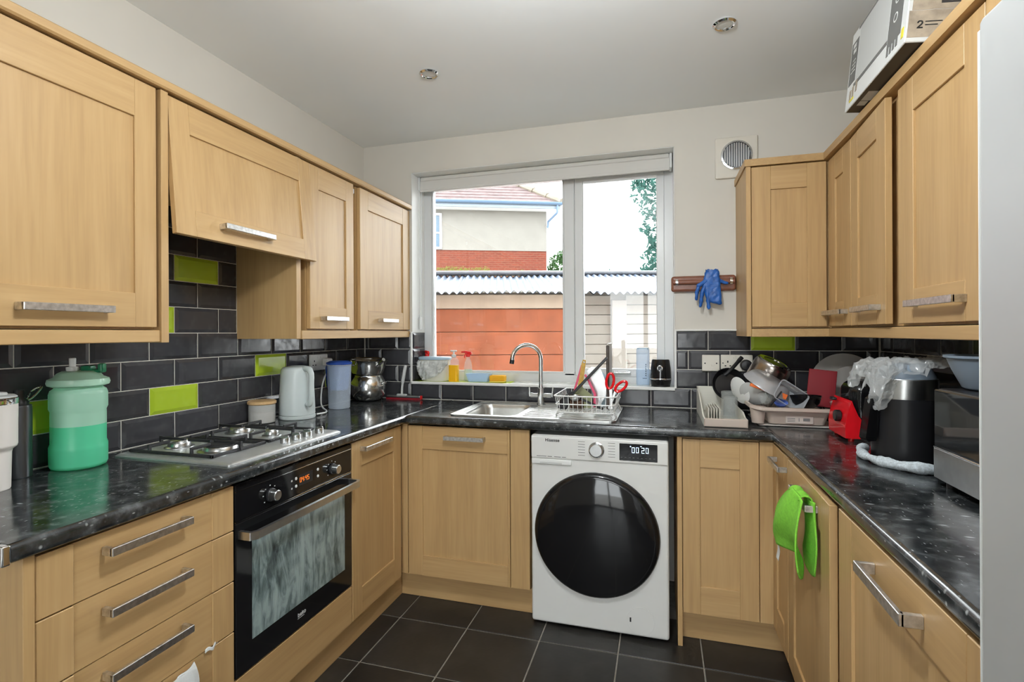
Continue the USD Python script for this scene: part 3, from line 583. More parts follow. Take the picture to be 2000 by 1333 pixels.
for gx, (y0, y1) in ((0, (1.262, 1.492)), (1, (1.505, 1.752))):
    x0, x1, zz = -1.69, -1.345, WT + .012
    bars = [box(x0, x1, y0, y0 + .009, zz - .002, zz + .008, .002), box(x0, x1, y1 - .009, y1, zz - .002, zz + .008, .002), box(x0, x0 + .009, y0, y1, zz - .002, zz + .008, .002), box(x1 - .009, x1, y0, y1, zz - .002, zz + .008, .002)]
    ym = (y0 + y1) / 2
    for xm in (x0 + .085, x1 - .085):
        for (a, b) in (((xm, y0 + .005), (xm, y0 + .075)), ((xm, y1 - .005), (xm, y1 - .075))):
            yy0, yy1 = sorted((a[1], b[1])); bars += [box(xm - .0045, xm + .0045, yy0, yy1, zz + .018, zz + .028, .002), box(xm - .0045, xm + .0045, a[1] - .005, a[1] + .005, zz, zz + .028, .002)]
    for ed, s in ((x0, 1), (x1, -1)):
        for yq in (ym,): bars += [box(ed if s > 0 else ed - .11, ed + .11 if s > 0 else ed, yq - .0045, yq + .0045, zz + .018, zz + .028, .002), box(ed - .006, ed + .006, yq - .0045, yq + .0045, zz, zz + .03, .002)]
    bars += [box((x0 + x1) / 2 - .05, (x0 + x1) / 2 + .05, ym - .0045, ym + .0045, zz + .018, zz + .028, .002)]
    part(t, 'pan_support', bars, m_blackmat, False, True)
for y in (1.524, 1.583, 1.644, 1.715):
    k = part(t, 'knob', cyl(.0165, 0, .020, 24, .0015, (-1.293, y, WT + .008)), m_steel, 40, True)
    part(k, 'grip', box(-1.293 - .016, -1.293 + .016, y - .003, y + .003, WT + .026, WT + .034, .001), m_steel, False, True)
# washing machine
WMX0, WMX1, WMY = -.563, .033, 2.2326
t = thing('washing_machine', 'white front-loading washing machine with a large black glass door', 'washing machine', ((WMX0 + WMX1) / 2, 2.5, 0))
part(t, 'body', rbox(WMX0, WMX1, WMY, BW - .06, .014, .856, .012, 12), m_white, 40, True)
for x in (WMX0 + .05, WMX1 - .05): part(t, 'foot', cyl(.02, 0, .016, 16, 0, (x, WMY + .05, 0)), m_blackpl, 40, True)
part(t, 'control_panel', rbox(WMX0 + .002, WMX1 - .002, WMY - .006, WMY + .01, .752, .852, .006, 10), m_white, 40, True)
d = part(t, 'detergent_drawer', [rbox(WMX0 + .004, -.377, WMY - .008, WMY + .006, .726, .749, .004, 8)], m_whitepl, 40, True)
part(d, 'grip_recess', box(-.52, -.42, WMY - .0085, WMY - .007, .729, .737), m_lightgrey, False, True)
DCX, DCZ, DR = -.2735, .432, .270
dr = part(t, 'door', lathe([(DR, 0), (DR + .002, .012), (DR - .004, .024), (DR - .016, .030), (DR - .022, .030)], 72, (DCX, WMY + .004, DCZ), 'y-'), m_black, 40, True, label='black door ring')
part(dr, 'glass', lathe([(DR - .020, .028), (DR - .06, .038), (DR - .13, .046), (.06, .050), (.0, .0505)], 72, (DCX, WMY + .004, DCZ), 'y-'), m_black, True, True, label='black convex door glass')
k = part(t, 'programme_knob', cyl(.028, 0, .022, 36, .003, (-.268, WMY - .004, .803), 'y-'), m_steel, 40, True, label='silver programme knob')
part(k, 'knob_ring', lathe([(.033, 0), (.034, .004), (.029, .005)], 36, (-.268, WMY - .005, .803), 'y-'), m_chrome, 40, True)
part(t, 'display', box(-.170, -.013, WMY - .0075, WMY - .004, .765, .838, .001), m_black, False, True)
part(t, 'digits', seg7('00 20', .024, 'y-', (-.118, WMY - .0076, .800)), m_ledwhite, False, True, label='lit time digits')
part(t, 'display_icon', [box(-.126, -.121, WMY - .0085, WMY - .0075, .824, .829), box(-.083, -.076, WMY - .0085, WMY - .0075, .827, .830)], m_ledwhite, False, True)
part(t, 'display_print', [box(x, x + .008, WMY - .0082, WMY - .0075, .778, .7795) for x in np.linspace(-.165, -.03, 9)], m_midgrey, False, True, kind='stuff')
part(t, 'logo', text('Hisense', .0125, 'y-', (-.496, WMY - .0063, .829), .0006, True), m_inkblack, False, True)
part(t, 'print', [box(x, x + w, WMY - .0066, WMY - .006, .7605, .7635) for x, w in ((-.535, .045), (-.485, .02), (-.455, .03), (-.42, .018))] + [box(-.268 + s * .05 - (.03 if s < 0 else 0), -.268 + s * .05 + (.03 if s > 0 else 0), WMY - .0066, WMY - .006, z, z + .002) for s in (-1, 1) for z in (.775, .787, .799, .811, .823, .835)], m_midgrey, False, True)
part(t, 'filter_cover', lathe([(.056, 0), (.0585, .001), (.0585, .002), (.057, .0025), (.054, .0015), (.0, .0018)], 40, (-.084, WMY + .0005, .083), 'y-'), m_white, 40, True)
part(t, 'filter_slot', box(-.130, -.124, WMY - .003, WMY, .075, .093), m_inkblack, False, True)
# fridge
FX, FYB = .392, .795
t = thing('fridge', 'tall silver-grey fridge freezer at the right edge, seen from its door', 'fridge', (.7, .5, 0))
part(t, 'body', rbox(FX + .045, RW - .01, .2, FYB - .004, .02, 1.715, .008, 8), m_fridge, 40, True)
prof = rrect(FX, FX + .06, .2, FYB, .010, 0, 6)[:, :2]
for z0, z1 in ((.08, .60), (.606, 1.708)):
    R0, R1 = [np.c_[prof, np.full(len(prof), z)] for z in (z0 + .004, z1 - .004)]; C0 = prof.mean(0)
    sh = lambda z: np.c_[C0 + (prof - C0) * np.array([.97, .99]), np.full(len(prof), z)]
    part(t, 'door', ringloft([sh(z0), R0, R1, sh(z1)]), m_fridge, 40, True)
part(t, 'door_trim', box(FX + .002, FX + .062, FYB - .0015, FYB + .004, .09, 1.70, .002), m_fridgeedge, False, True)
part(t, 'foot', [cyl(.02, 0, .03, 12, 0, (FX + .1, .25, 0)), cyl(.02, 0, .03, 12, 0, (FX + .1, .75, 0))], m_blackpl, 40, True)
t = thing('fridge_magnet', 'small round green magnet at the top of the fridge door', 'magnet', (FX, .655, 1.705))
part(t, 'disc', lathe([(.012, 0), (.013, .004), (.008, .008), (0, .009)], 20, (FX, .655, 1.695), 'x-'), flat('magnet_green', (.05, .42, .06), .3), 40, True)
part(t, 'rim', lathe([(.0155, 0), (.0155, .003), (.012, .004)], 20, (FX, .655, 1.695), 'x-'), m_black, 40, True)
# sink and tap
t = thing('sink', 'stainless steel inset sink with a bowl at the left and a ribbed drainer', 'sink', (-.59, 2.51, WT))
bx0, bx1, by0, by1 = -.945, -.665, 2.325, 2.695
outer = Polygon(rrect(-.985, -.188, 2.278, 2.748, .03, 0)[:, :2]); hole = Polygon(rrect(bx0, bx1, by0, by1, .05, 0, 8)[:, :2])
part(t, 'rim', [extrude(outer.difference(hole), .004, WT + .0005), extrude(outer.buffer(0).difference(outer.buffer(-.012)), .003, WT + .0035)], m_sinksteel, False, True)
def bowlring(s, z): return rrect(bx0 + s, bx1 - s, by0 + s, by1 - s, max(.02, .05 - s * .3), z, 8)
part(t, 'bowl', ringloft([bowlring(-.002, WT + .0045), bowlring(.004, WT - .002), bowlring(.008, WT - .02), bowlring(.016, WT - .12), bowlring(.03, WT - .145), bowlring(.07, WT - .152)], False, True), m_sinksteel, 50, True)
part(t, 'drain', lathe([(.03, .0), (.034, .002), (.028, .003), (.0, .001)], 24, (-.805, 2.51, WT - .152)), m_chrome, 40, True)
for k in range(9): part(t, 'drainer_rib', box(-.63, -.215, 2.335 + k * .044, 2.335 + k * .044 + .012, WT + .003, WT + .0068, .002), m_sinksteel, False, True)
t = thing('tap', 'chrome swan-neck mixer tap behind the sink', 'tap', (-.626, 2.712, WT))
part(t, 'base', cyl(.024, .001, .012, 24, .003, (-.626, 2.712, WT)), m_chrome, 40, True)
part(t, 'column', cyl(.0195, .010, .10, 24, .003, (-.626, 2.712, WT)), m_chrome, 40, True)
sp = [(-.626, 2.712, z) for z in np.linspace(WT + .09, 1.17, 6)] + [(-.626 - .071 * (1 - math.cos(a)), 2.712 - .035 * (1 - math.cos(a)), 1.17 + .078 * math.sin(a)) for a in np.linspace(.15, math.pi, 16)] + [(-.770, 2.642, 1.152)]
part(t, 'spout', tube(arr(sp), .0115, 14), m_chrome, 40, True)
part(t, 'spout_tip', tube(arr([(-.768, 2.642, 1.168), (-.771, 2.641, 1.147)]), .0125, 14), m_blackpl, 40, True)
for s in (-1, 1):
    h = part(t, 'lever', tube(arr([(-.626, 2.712, .972), (-.626 + s * .058, 2.712, .972)]), [.012, .013], 14), m_chrome, 40, True)
    part(h, 'lever_pin', tube(arr([(-.626 + s * .062, 2.712, .965), (-.626 + s * .066, 2.712, 1.018)]), [.006, .0075], 10), m_chrome, 40, True)
# ------------------------------------------------------------------ wall fixtures
for i, (x, y, lab) in enumerate(((-.992, 2.095, 'chrome downlight in the ceiling above the left worktop'), (.24, 2.081, 'chrome downlight in the ceiling towards the right cupboards'))):
    t = thing('downlight', lab, 'ceiling light', (x, y, CEIL), group=None)
    part(t, 'bezel', lathe([(.030, -.0005), (.042, -.0005), (.043, -.004), (.036, -.009), (.031, -.007), (.029, .0)], 36, (x, y, CEIL)), m_chrome, 40, True)
    part(t, 'lens', lathe([(.030, -.002), (.015, -.0035), (0, -.004)], 28, (x, y, CEIL)), flat('frosted_lens_%d' % i, (.70, .72, .70), .25), True, True)
LPX, LPY, LPZ = -.20, .94, 2.20  # unseen globe lamp, added to brighten the interior
t = thing('pendant_lamp', 'added fill lamp, an unseen opal globe hanging from the ceiling over the near end of the room', 'ceiling light', (LPX, LPY, LPZ))
part(t, 'ceiling_rose', lathe([(0, CEIL - LPZ), (.05, CEIL - LPZ), (.05, CEIL - LPZ - .012), (.02, CEIL - LPZ - .03), (0, CEIL - LPZ - .03)], 30), m_whitepl, 40)
part(t, 'flex', tube(arr([(0, 0, .10), (0, 0, CEIL - LPZ - .02)]), .004, 8), m_whitepl, 40)
part(t, 'cap', lathe([(0, .125), (.018, .125), (.03, .10), (.03, .085), (0, .085)], 24), m_whitepl, 40)
part(t, 'globe', trimesh.creation.icosphere(3, .092), emit('added_opal_lamp', (.95, .985, 1.0), ADDED_LAMP), True)
t = thing('roller_blind', 'white roller blind rolled up at the top of the window', 'blind', (-.69, 2.94, 2.25))
part(t, 'roll', lathe([(0, -.745), (.038, -.745), (.038, .745), (0, .745)], 28, (-.692, 2.938, 2.252), 'x'), m_stainedwhite, 40, True)
part(t, 'fabric', [box(-1.437, .053, 2.897, 2.9005, 2.205, 2.262), box(-1.437, .053, 2.897, 2.94, 2.262, 2.29, .006)], m_stainedwhite, False, True)
part(t, 'bottom_bar', rbox(-1.437, .053, 2.893, 2.905, 2.196, 2.212, .0045, 8), m_stainedwhite, 40, True)
for x in (-1.449, .060): part(t, 'bracket', rbox(x - .007, x + .007, 2.90, 2.975, 2.21, 2.292, .005, 8), m_whitepl, 40, True)
part(t, 'chain', [tube(arr([(-1.445, 2.905, 2.22), (-1.446, 2.906, 1.8), (-1.445, 2.905, 1.37)]), .0022, 6), tube(arr([(-1.445, 2.93, 2.22), (-1.446, 2.929, 1.8), (-1.445, 2.92, 1.37)]), .0022, 6)], m_whitepl, 40, True)
part(t, 'chain_weight', rbox(-1.452, -1.436, 2.90, 2.925, 1.335, 1.42, .006, 8), m_whitepl, 40, True)
t = thing('extractor_fan', 'square white extractor fan with a round silver louvre on the wall right of the window', 'extractor fan', (.377, BW, 2.2))
part(t, 'plate', rbox(.276, .478, BW - .016, BW, 2.100, 2.310, .008, 10), m_socket, 40, True)
part(t, 'ring', lathe([(.070, 0), (.076, .004), (.074, .012), (.066, .014), (.064, .004)], 40, (.377, BW - .014, 2.212), 'y-'), m_chrome, 40, True)
part(t, 'disc', cyl(.066, 0, .003, 40, 0, (.377, BW - .014, 2.212), 'y-'), m_gunmetal, 40, True)
for k in range(11):
    dx = -.055 + k * .011; h = math.sqrt(.065 ** 2 - dx ** 2) * .97
    part(t, 'louvre', box(.377 + dx - .0032, .377 + dx + .0032, BW - .029, BW - .016, 2.212 - h, 2.212 + h, .0015), m_chrome, False, True)
def sock(t, x0, x1, z0, z1, face='y-', plane=BW, d=.013):
    part(t, 'plate', fb(face, plane, x0, x1, .0, d, z0, z1, .003), m_socket, False, True)
SF = BW - .0075
t = thing('fused_switch', 'blank ivory switch plate on the tiles right of the window', 'switch', (.25, SF, 1.15))
sock(t, .2075, .2925, 1.112, 1.196, plane=SF)
for x in (.222, .278): part(t, 'screw', cyl(.0035, 0, .001, 12, 0, (x, SF - .013, 1.153), 'y-'), m_inkblack, 40, True)
part(t, 'rocker', box(.252, .268, SF - .0145, SF - .012, 1.138, 1.148, .001), m_socket, False, True)
t = thing('socket', 'ivory double socket on the tiles right of the window with a black plug', 'socket', (.37, SF, 1.15))
sock(t, .2985, .449, 1.112, 1.197, plane=SF)
part(t, 'pin_hole', [box(.318 + a - w, .318 + a + w, SF - .0136, SF - .0125, z - h, z + h) for a, z, w, h in ((.013, 1.162, .003, .005), (.002, 1.141, .004, .0025), (.025, 1.141, .004, .0025))], m_inkblack, False, True)
part(t, 'rocker', [box(.357, .366, SF - .0155, SF - .012, 1.18, 1.188, .001), box(.375, .384, SF - .0155, SF - .012, 1.18, 1.188, .001)], m_socket, False, True)
part(t, 'screw', [cyl(.003, 0, .001, 12, 0, (.308, SF - .013, 1.155), 'y-')], m_inkblack, 40, True)
pl = part(t, 'plug', lathe([(.028, 0), (.028, .02), (.022, .03), (0, .032)], 24, (.415, SF - .012, 1.146), 'y-'), m_blackpl, 40, True, label='round black plug')
part(pl, 'cable', tube(spline([(.415, SF - .03, 1.12), (.415, SF - .035, 1.08), (.425, SF - .03, 1.02), (.45, SF - .03, .95), (.50, SF - .03, .92)], 20), .0035, 8), m_blackpl, 40, True)
LF = LW + .0085
t = thing('socket', 'white double socket on the left wall tiles behind the kettle', 'socket', (LF, 2.35, 1.16))
part(t, 'plate', fb('x+', LF, 2.278, 2.424, 0, .012, 1.118, 1.204, .003), m_whitepl, False, True)
part(t, 'pin_hole', [box(LF + .012, LF + .0128, 2.31 + a - w, 2.31 + a + w, z - h, z + h) for a, z, w, h in ((.0, 1.168, .003, .005), (-.011, 1.147, .004, .0025), (.011, 1.147, .004, .0025))], m_inkblack, False, True)
part(t, 'rocker', [box(LF + .011, LF + .0145, 2.335, 2.344, 1.183, 1.193, .001), box(LF + .011, LF + .0145, 2.358, 2.367, 1.183, 1.193, .001)], m_whitepl, False, True)
t = thing('grab_bar', 'brown bar holder with rounded ends screwed to the wall beside the window', 'bar', (.22, BW, 1.565))
part(t, 'back_plate', rbox(.057, .372, BW - .03, BW, 1.524, 1.606, .0149, 14), brown_bar, 40, True)
part(t, 'bar', tube(arr([(.066, BW - .033, 1.572), (.362, BW - .033, 1.572)]), .013, 14), brown_bar, 40, True)
part(t, 'end_clip', [lathe([(.018, -.004), (.018, .008), (0, .008)], 20, (.083, BW - .033, 1.572), 'x'), lathe([(.018, -.004), (.018, .008), (0, .008)], 20, (.345, BW - .033, 1.572), 'x')], m_chrome, 40, True, label='chrome end clip')
# glove over the bar
gy = BW - .055
ch = [((.232, gy, 1.612), (.276, gy, 1.617), .013, .012), ((.222, gy - .004, 1.545), (.282, gy - .004, 1.545), .013, .013), ((.232, gy - .002, 1.61), (.224, gy - .004, 1.545), .013, .013), ((.276, gy, 1.615), (.283, gy - .004, 1.545), .012, .013), ((.228, gy - .004, 1.49), (.287, gy - .004, 1.472), .012, .012)]
gl = m3.Manifold.batch_hull([m3.Manifold.sphere(r, 10).translate(list(p)) for p, q, r, r2 in ch[:2] for p in (p, q)]) + m3.Manifold.batch_hull([m3.Manifold.sphere(.012, 10).translate(p) for p in ([.222, gy - .004, 1.545], [.282, gy - .004, 1.545], [.238, gy - .005, 1.478], [.289, gy - .004, 1.462])])
gl = gl + hullchain([((.224, gy - .006, 1.572), (.190, gy - .010, 1.552), .012, .011), ((.190, gy - .010, 1.552), (.181, gy - .006, 1.516), .010, .009), ((.181, gy - .006, 1.516), (.179, gy - .004, 1.482), .009, .007),
                      ((.222, gy - .006, 1.556), (.207, gy - .010, 1.515), .011, .010), ((.207, gy - .010, 1.515), (.198, gy - .006, 1.447), .010, .0075), ((.232, gy - .008, 1.51), (.238, gy - .008, 1.436), .011, .008),
                      ((.282, gy, 1.578), (.312, gy + .002, 1.563), .010, .008), ((.312, gy + .002, 1.563), (.325, gy + .002, 1.560), .008, .007)])
gm = astm(gl.refine_to_length(.006)); gm = trimesh.Trimesh(gm.vertices, gm.faces); trimesh.smoothing.filter_taubin(gm, iterations=6)
nz = meshkit.fbm(gm.vertices * 70, 3); gm.vertices += gm.vertex_normals * ((nz - .5) * .006)[:, None]
t = thing('rubber_glove', 'crumpled blue rubber glove hung over the brown bar', 'glove', (.25, gy, 1.44))
part(t, 'glove', gm, m_glove, True, True)
cuff = ringloft([np.array([(.254 + .030 * math.cos(a), gy + .013 * math.sin(a), z + .004 * math.sin(5 * a)) for a in np.linspace(0, 2 * math.pi, 32, endpoint=False)]) * np.array([1, 1, 1]) for z in (1.604, 1.616, 1.630)], False, False)
part(t, 'cuff', cuff, m_glove, True, True)

# ------------------------------------------------------------------ outdoors
def spot(xc, depth, z=0.0): p = RIGHT * xc + FWD * depth; return (float(p[0]), float(p[1]), z)
# outbuilding opposite: local x along its front, y away from us
SA = YAW + 0.03
o = spot(0.0, 6.3)
t = thing('outbuilding', 'low outbuilding with a corrugated roof, orange boards left and white boards right', 'outbuilding', o, SA)
part(t, 'wall', [box(-3.2, 4.2, .03, .1, -.1, 1.82), box(-3.2, -3.1, .1, 2.6, -.1, 1.8), box(4.1, 4.2, .1, 2.6, -.1, 1.8), box(-3.2, 4.2, 2.5, 2.6, -.1, 2.2)], m_board, False)
part(t, 'lintel', box(-3.2, .72, -.03, .03, 1.618, 1.79, .008), m_beam, False)
for k in range(6): part(t, 'orange_board', box(-3.2, .70, -.005 - .002 * (k % 2), .03, 1.616 - (k + 1) * .285, 1.616 - k * .285 - .006, .006), m_orangeboard, False)
part(t, 'post', box(.70, .80, -.05, .03, -.1, 1.79, .01), m_board, False)
part(t, 'post', box(1.235, 1.42, -.05, .03, -.1, 1.72, .01), m_board, False)
for k in range(14):
    z1 = 1.775 - k * .122
    part(t, 'white_board', box(.80, 1.235, -.012 + .004 * (k % 2), .03, z1 - .117, z1, .006), m_board, False)
    part(t, 'white_board', box(1.42, 4.2, -.010 + .004 * ((k + 1) % 2), .03, z1 - .117 + .004, z1 + .004, .006), m_board, False)
def corr(x0, x1, seed, skew):
    nx = int((x1 - x0) / .0095); r = np.random.default_rng(seed); ph = r.uniform(0, 6)
    def f(u, v):
        x = x0 + (x1 - x0) * u; y = -.14 + 1.75 * v
        z = 1.80 + .235 * (y + .14) + .017 * math.sin(2 * math.pi * (x - skew * v * 0) / .092) + .012 * math.sin(2.1 * x + ph) * math.sin(2.5 * v + ph)
        return (x, y + .02 * math.sin(3 * x + ph), z)
    return sheet(f, nx, 6, .004)
xs = [-3.3, -1.9, -.62, .30, 1.02, 1.75, 2.9, 4.3]
for k in range(7): part(t, 'roof_sheet', corr(xs[k] - .06, xs[k + 1] + .06, k, 0), m_corr, True).path
part(t, 'ridge_flashing', box(-3.3, 4.3, 1.50, 1.75, 2.21, 2.275, .02), m_flash, False)
def leaves(n, blobs, size, seed, flatness=1.0):
    r = np.random.default_rng(seed); V, F = [], []
    w = np.array([b[3] ** 2 for b in blobs]); w = w / w.sum()
    for k in range(n):
        b = blobs[r.choice(len(blobs), p=w)]
        d = r.normal(size=3); d /= np.linalg.norm(d); rad = b[3] * r.uniform(.35, 1.0) ** .5
        c = np.array(b[:3]) + d * rad * np.array([1, 1, flatness])
        a = r.normal(size=3); a /= np.linalg.norm(a); q = np.cross(a, r.normal(size=3)); q /= np.linalg.norm(q); s = size * r.uniform(.6, 1.3)
        o_ = len(V); V += [c - a * s, c + q * s * .45, c + a * s, c - q * s * .45]; F += [[o_, o_ + 1, o_ + 2], [o_, o_ + 2, o_ + 3]]
    return trimesh.Trimesh(np.array(V), np.array(F), process=False)
m_ = leaves(900, [(x, 1.7 + .1 * math.sin(x * 9), 2.28, .10) for x in np.linspace(-1.05, -.35, 9)] + [(x, 1.68, 2.25, .07) for x in (.2, .32, .45)], .018, 3, .8)
part(t, 'moss', m_, m_moss, False, kind='stuff', label='yellow-green moss and weeds')
# the house behind: local origin at its right front corner, x to the left negative, y away
hx = spot(1.232, 18.0); HA = YAW + 0.115
t = thing('house', 'neighbouring house with cream render over red brick and a hipped tiled roof', 'house', hx, HA)
part(t, 'wall', box(-9, 0, 0, 9, 4.20, 5.62), m_render, False)
part(t, 'brick_wall', box(-9, 0, .02, 9, -.35, 4.20), m_brick, False, label='red brick lower wall')
part(t, 'soffit', box(-9.5, .42, -.42, 9.4, 5.60, 5.66), m_upvc, False)
part(t, 'fascia', box(-9.5, .42, -.44, -.40, 5.60, 5.74, .01), flat('fascia_pale_blue', (.20, .245, .29), .5), False)
part(t, 'gutter', ringloft([np.array([(x, -.50 + .075 * math.cos(a), 5.80 + .085 * math.sin(a)) for a in np.linspace(math.pi, 2 * math.pi, 9)] + [(x, -.43, 5.81), (x, -.57, 5.81)][::1]) for x in (-9.5, .46)]), m_gutter, 40)
part(t, 'downpipe', tube(arr([(.30, -.48, 5.74), (.30, -.48, 5.48), (.28, -.46, 5.44), (.05, -.12, 5.22), (.03, -.1, 5.0)]), .04, 10), m_gutter, 40)
sl = .70
rv = arr([(.5, -.52, 5.78), (-9.6, -.52, 5.78), (-9.6, 9.5, 5.78), (.5, 9.5, 5.78), (-4.5, 4.48, 5.78 + sl * 5.0), (-4.6, 4.5, 5.78 + sl * 5.0)])
part(t, 'roof', (rv, np.array([[0, 4, 5], [0, 5, 1], [0, 3, 4], [3, 2, 5], [3, 5, 4], [1, 5, 2], [0, 1, 2], [0, 2, 3]])), m_roof, False)
for k in range(22):
    row = part(t, 'tile_course', box(-9.5, .42 - k * .23, -.50 + k * .23, -.50 + k * .23 + .24, 5.80 + k * .23 * sl - .01, 5.80 + k * .23 * sl + .03), m_roof, False)
for k in range(11):
    p = arr([.45 - k * .42, -.47 + k * .42, 5.83 + k * .42 * sl]); q = p + arr([-.44, .44, .44 * sl])
    part(t, 'ridge_tile', tube(arr([p, q]), [.135, .10], 8), m_ridge, 40)
w = part(t, 'window', [box(-4.6, -3.66, -.04, .06, 4.22, 4.30), box(-4.6, -3.66, -.04, .06, 5.38, 5.46), box(-3.74, -3.66, -.04, .06, 4.22, 5.46), box(-4.6, -4.5, -.04, .06, 4.22, 5.46), box(-4.55, -3.66, -.03, .04, 4.75, 4.81)], m_upvc, False)
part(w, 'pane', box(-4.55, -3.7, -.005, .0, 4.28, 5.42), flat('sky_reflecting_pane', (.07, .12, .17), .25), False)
# vegetation beyond
def tree(name, label, at, blobs, n, size, mat, seed, trunk=None):
    t = thing(name, label, 'tree', at)
    part(t, 'foliage', leaves(n, blobs, size, seed), mat, False, kind='stuff')
    part(t, 'trunk', tube(arr(trunk), [.16, .09, .04], 8), m_bark, 40)
tree('tree', 'leafy tree showing at the right edge of the window', spot(4.05, 13.0), [(0, 0, 2.4, .95), (.1, 0, 3.1, .85), (-.2, 0, 3.9, .62), (.3, 0, 4.4, .75), (-.2, 0, 5.0, .8), (-.05, 0, 5.6, .75), (.4, 0, 6.0, .9), (-.62, .1, 2.6, .35), (-.72, 0, 5.2, .22)], 5200, .085, m_leaf, 11, [(0, 0, -.1), (.1, 0, 2.2), (.1, 0, 5.5)])
tree('tree', 'small round green tree between the house and the window mullion', spot(2.15, 20.5), [(0, 0, 3.9, .75), (.2, 0, 4.3, .45), (-.3, 0, 3.4, .5)], 2600, .075, m_leaf2, 12, [(0, 0, -.1), (0, 0, 2.), (0, 0, 4.2)])
tree('sapling', 'thin sapling tip above the corrugated roof in the right-hand pane', spot(1.75, 9.2), [(0, 0, 2.42, .05), (.0, 0, 2.3, .05), (.04, 0, 2.2, .04)], 26, .03, m_leaf, 13, [(.02, 0, -.1), (.01, 0, 1.6), (0, 0, 2.4)])

# ------------------------------------------------------------------ left worktop
def disc(r, z0, z1, b=.002, n=32): return cyl(r, z0, z1, n, b)
t = thing('tumbler', 'cream insulated tumbler with a steel rim standing at the left edge of the picture', 'tumbler', (-1.652, .880, WT))
part(t, 'body', lathe([(0, 0), (.036, 0), (.038, .003), (.040, .095), (.042, .103), (.050, .110), (.0515, .116), (.0525, .222), (0, .222)], 40), m_cream, 40)
part(t, 'rim', lathe([(.0525, .221), (.0535, .224), (.0535, .236), (.0515, .238), (.049, .236)], 40), m_chrome, 40, label='polished steel rim')
part(t, 'lid', lathe([(.0505, .228), (.051, .240), (.046, .244), (0, .244)], 40), m_lightgrey, 40)
part(t, 'slider', rbox(-.012, .05, -.012, .012, .243, .254, .005, 8), m_lightgrey, 40)
part(t, 'straw', tube(arr([(-.02, .0, .2), (-.022, 0, .292)]), .0075, 10), m_whitepl, 40)
part(t, 'handle', tube(spline([(-.04, -.035, .20), (-.07, -.06, .195), (-.078, -.066, .14), (-.06, -.05, .075), (-.036, -.03, .07)], 20), .008, 8), m_cream, 40)
t = thing('bottle', 'slim gunmetal bottle between the cream tumbler and the green jug', 'bottle', (-1.730, .985, WT))
part(t, 'body', lathe([(0, 0), (.026, 0), (.0285, .003), (.0285, .196), (.0275, .202), (.020, .204), (0, .204)], 36), m_gunmetal, 40)
part(t, 'cap', lathe([(.0, .203), (.022, .203), (.022, .212), (.014, .222), (.012, .245), (0, .246)], 30), m_blackpl, 40)
part(t, 'cap_loop', tube(spline([(.0, .012, .215), (-.012, .03, .225), (-.022, .052, .243), (-.012, .062, .248), (-.004, .052, .238), (.0, .03, .218), (.004, .012, .213)], 30), .003, 7), m_chrome, 40, label='chrome loop')
t = thing('bottle', 'black cylinder bottle half hidden behind the cream tumbler', 'bottle', (-1.735, .915, WT))
part(t, 'body', lathe([(0, 0), (.028, 0), (.030, .003), (.030, .215), (.024, .225), (0, .226)], 32), m_blackpl, 40)
part(t, 'cap', lathe([(0, .225), (.02, .225), (.02, .235), (0, .236)], 24), m_blackmat, 40)
t = thing('drinks_jug', 'frosted green sports jug half full, by the tiled wall left of the hob', 'jug', (-1.698, 1.118, WT), .3)
def oct_ring(r, z, flat_=.93): return np.array([(r * math.cos(a) * (1 if abs(math.cos(a)) < .8 else .985), r * math.sin(a), z) for a in np.linspace(0, 2 * math.pi, 40, endpoint=False)])
part(t, 'lower_body', ringloft([oct_ring(r, z) for r, z in ((.060, 0), (.067, .004), (.070, .012), (.0705, .055), (.0705, .066), (.067, .076), (.067, .108), (.067, .128))], True, False), m_jugwater, 40, label='lower half filled with green drink')
part(t, 'upper_body', ringloft([oct_ring(r, z) for r, z in ((.067, .128), (.067, .158), (.0665, .170), (.0705, .180), (.0705, .222), (.067, .233), (.058, .240), (.055, .246))], False, False), m_jugtop, 40)
part(t, 'lid', lathe([(0, .243), (.062, .243), (.0735, .248), (.076, .256), (.0735, .266), (.060, .272), (.052, .283), (.040, .290), (0, .290)], 40), m_lidgreen, 40)
part(t, 'spout', lathe([(.0, .288), (.014, .288), (.016, .296), (.0155, .302), (.008, .304), (.0085, .328), (.006, .330), (.0, .330)], 20, (-.012, -.008, 0)), m_whitepl, 40, label='white drinking spout')
part(t, 'strap', [rbox(.004, .065, .005, .026, .283, .294, .005, 8), rbox(.05, .066, .005, .026, .283, .312, .005, 8), rbox(.0, .03, .002, .03, .288, .305, .005, 8)], m_dkgreen, 40, label='dark green carrying strap')
t = thing('jar', 'small glass jar with a wooden lid behind the hob', 'jar', (-1.725, 1.888, WT))
part(t, 'glass', lathe([(0, .001), (.052, .001), (.056, .004), (.056, .080), (.054, .084)], 36), m_jar, 40)
part(t, 'lid', lathe([(0, .084), (.056, .084), (.060, .087), (.060, .097), (.056, .100), (0, .100)], 36), beech, 40, label='wooden lid')
part(t, 'contents', lathe([(0, .004), (.051, .004), (.052, .05), (.0, .055)], 30), flat('dry_goods', (.58, .54, .48), .8, var=.2, scale=200), 40)
t = thing('kettle', 'tall pale grey electric kettle plugged in beside the hob', 'kettle', (-1.657, 2.036, WT), -.35)
part(t, 'power_base', lathe([(0, .001), (.080, .001), (.083, .006), (.082, .016), (.076, .019), (0, .019)], 40), m_kettle, 40)
part(t, 'body', lathe([(0, .019), (.079, .019), (.081, .024), (.0785, .10), (.073, .205), (.070, .232), (.066, .238), (.060, .239)], 44), m_kettle, 40)
part(t, 'lid', lathe([(.064, .237), (.060, .243), (.030, .248), (0, .249)], 40), m_kettle, 40)
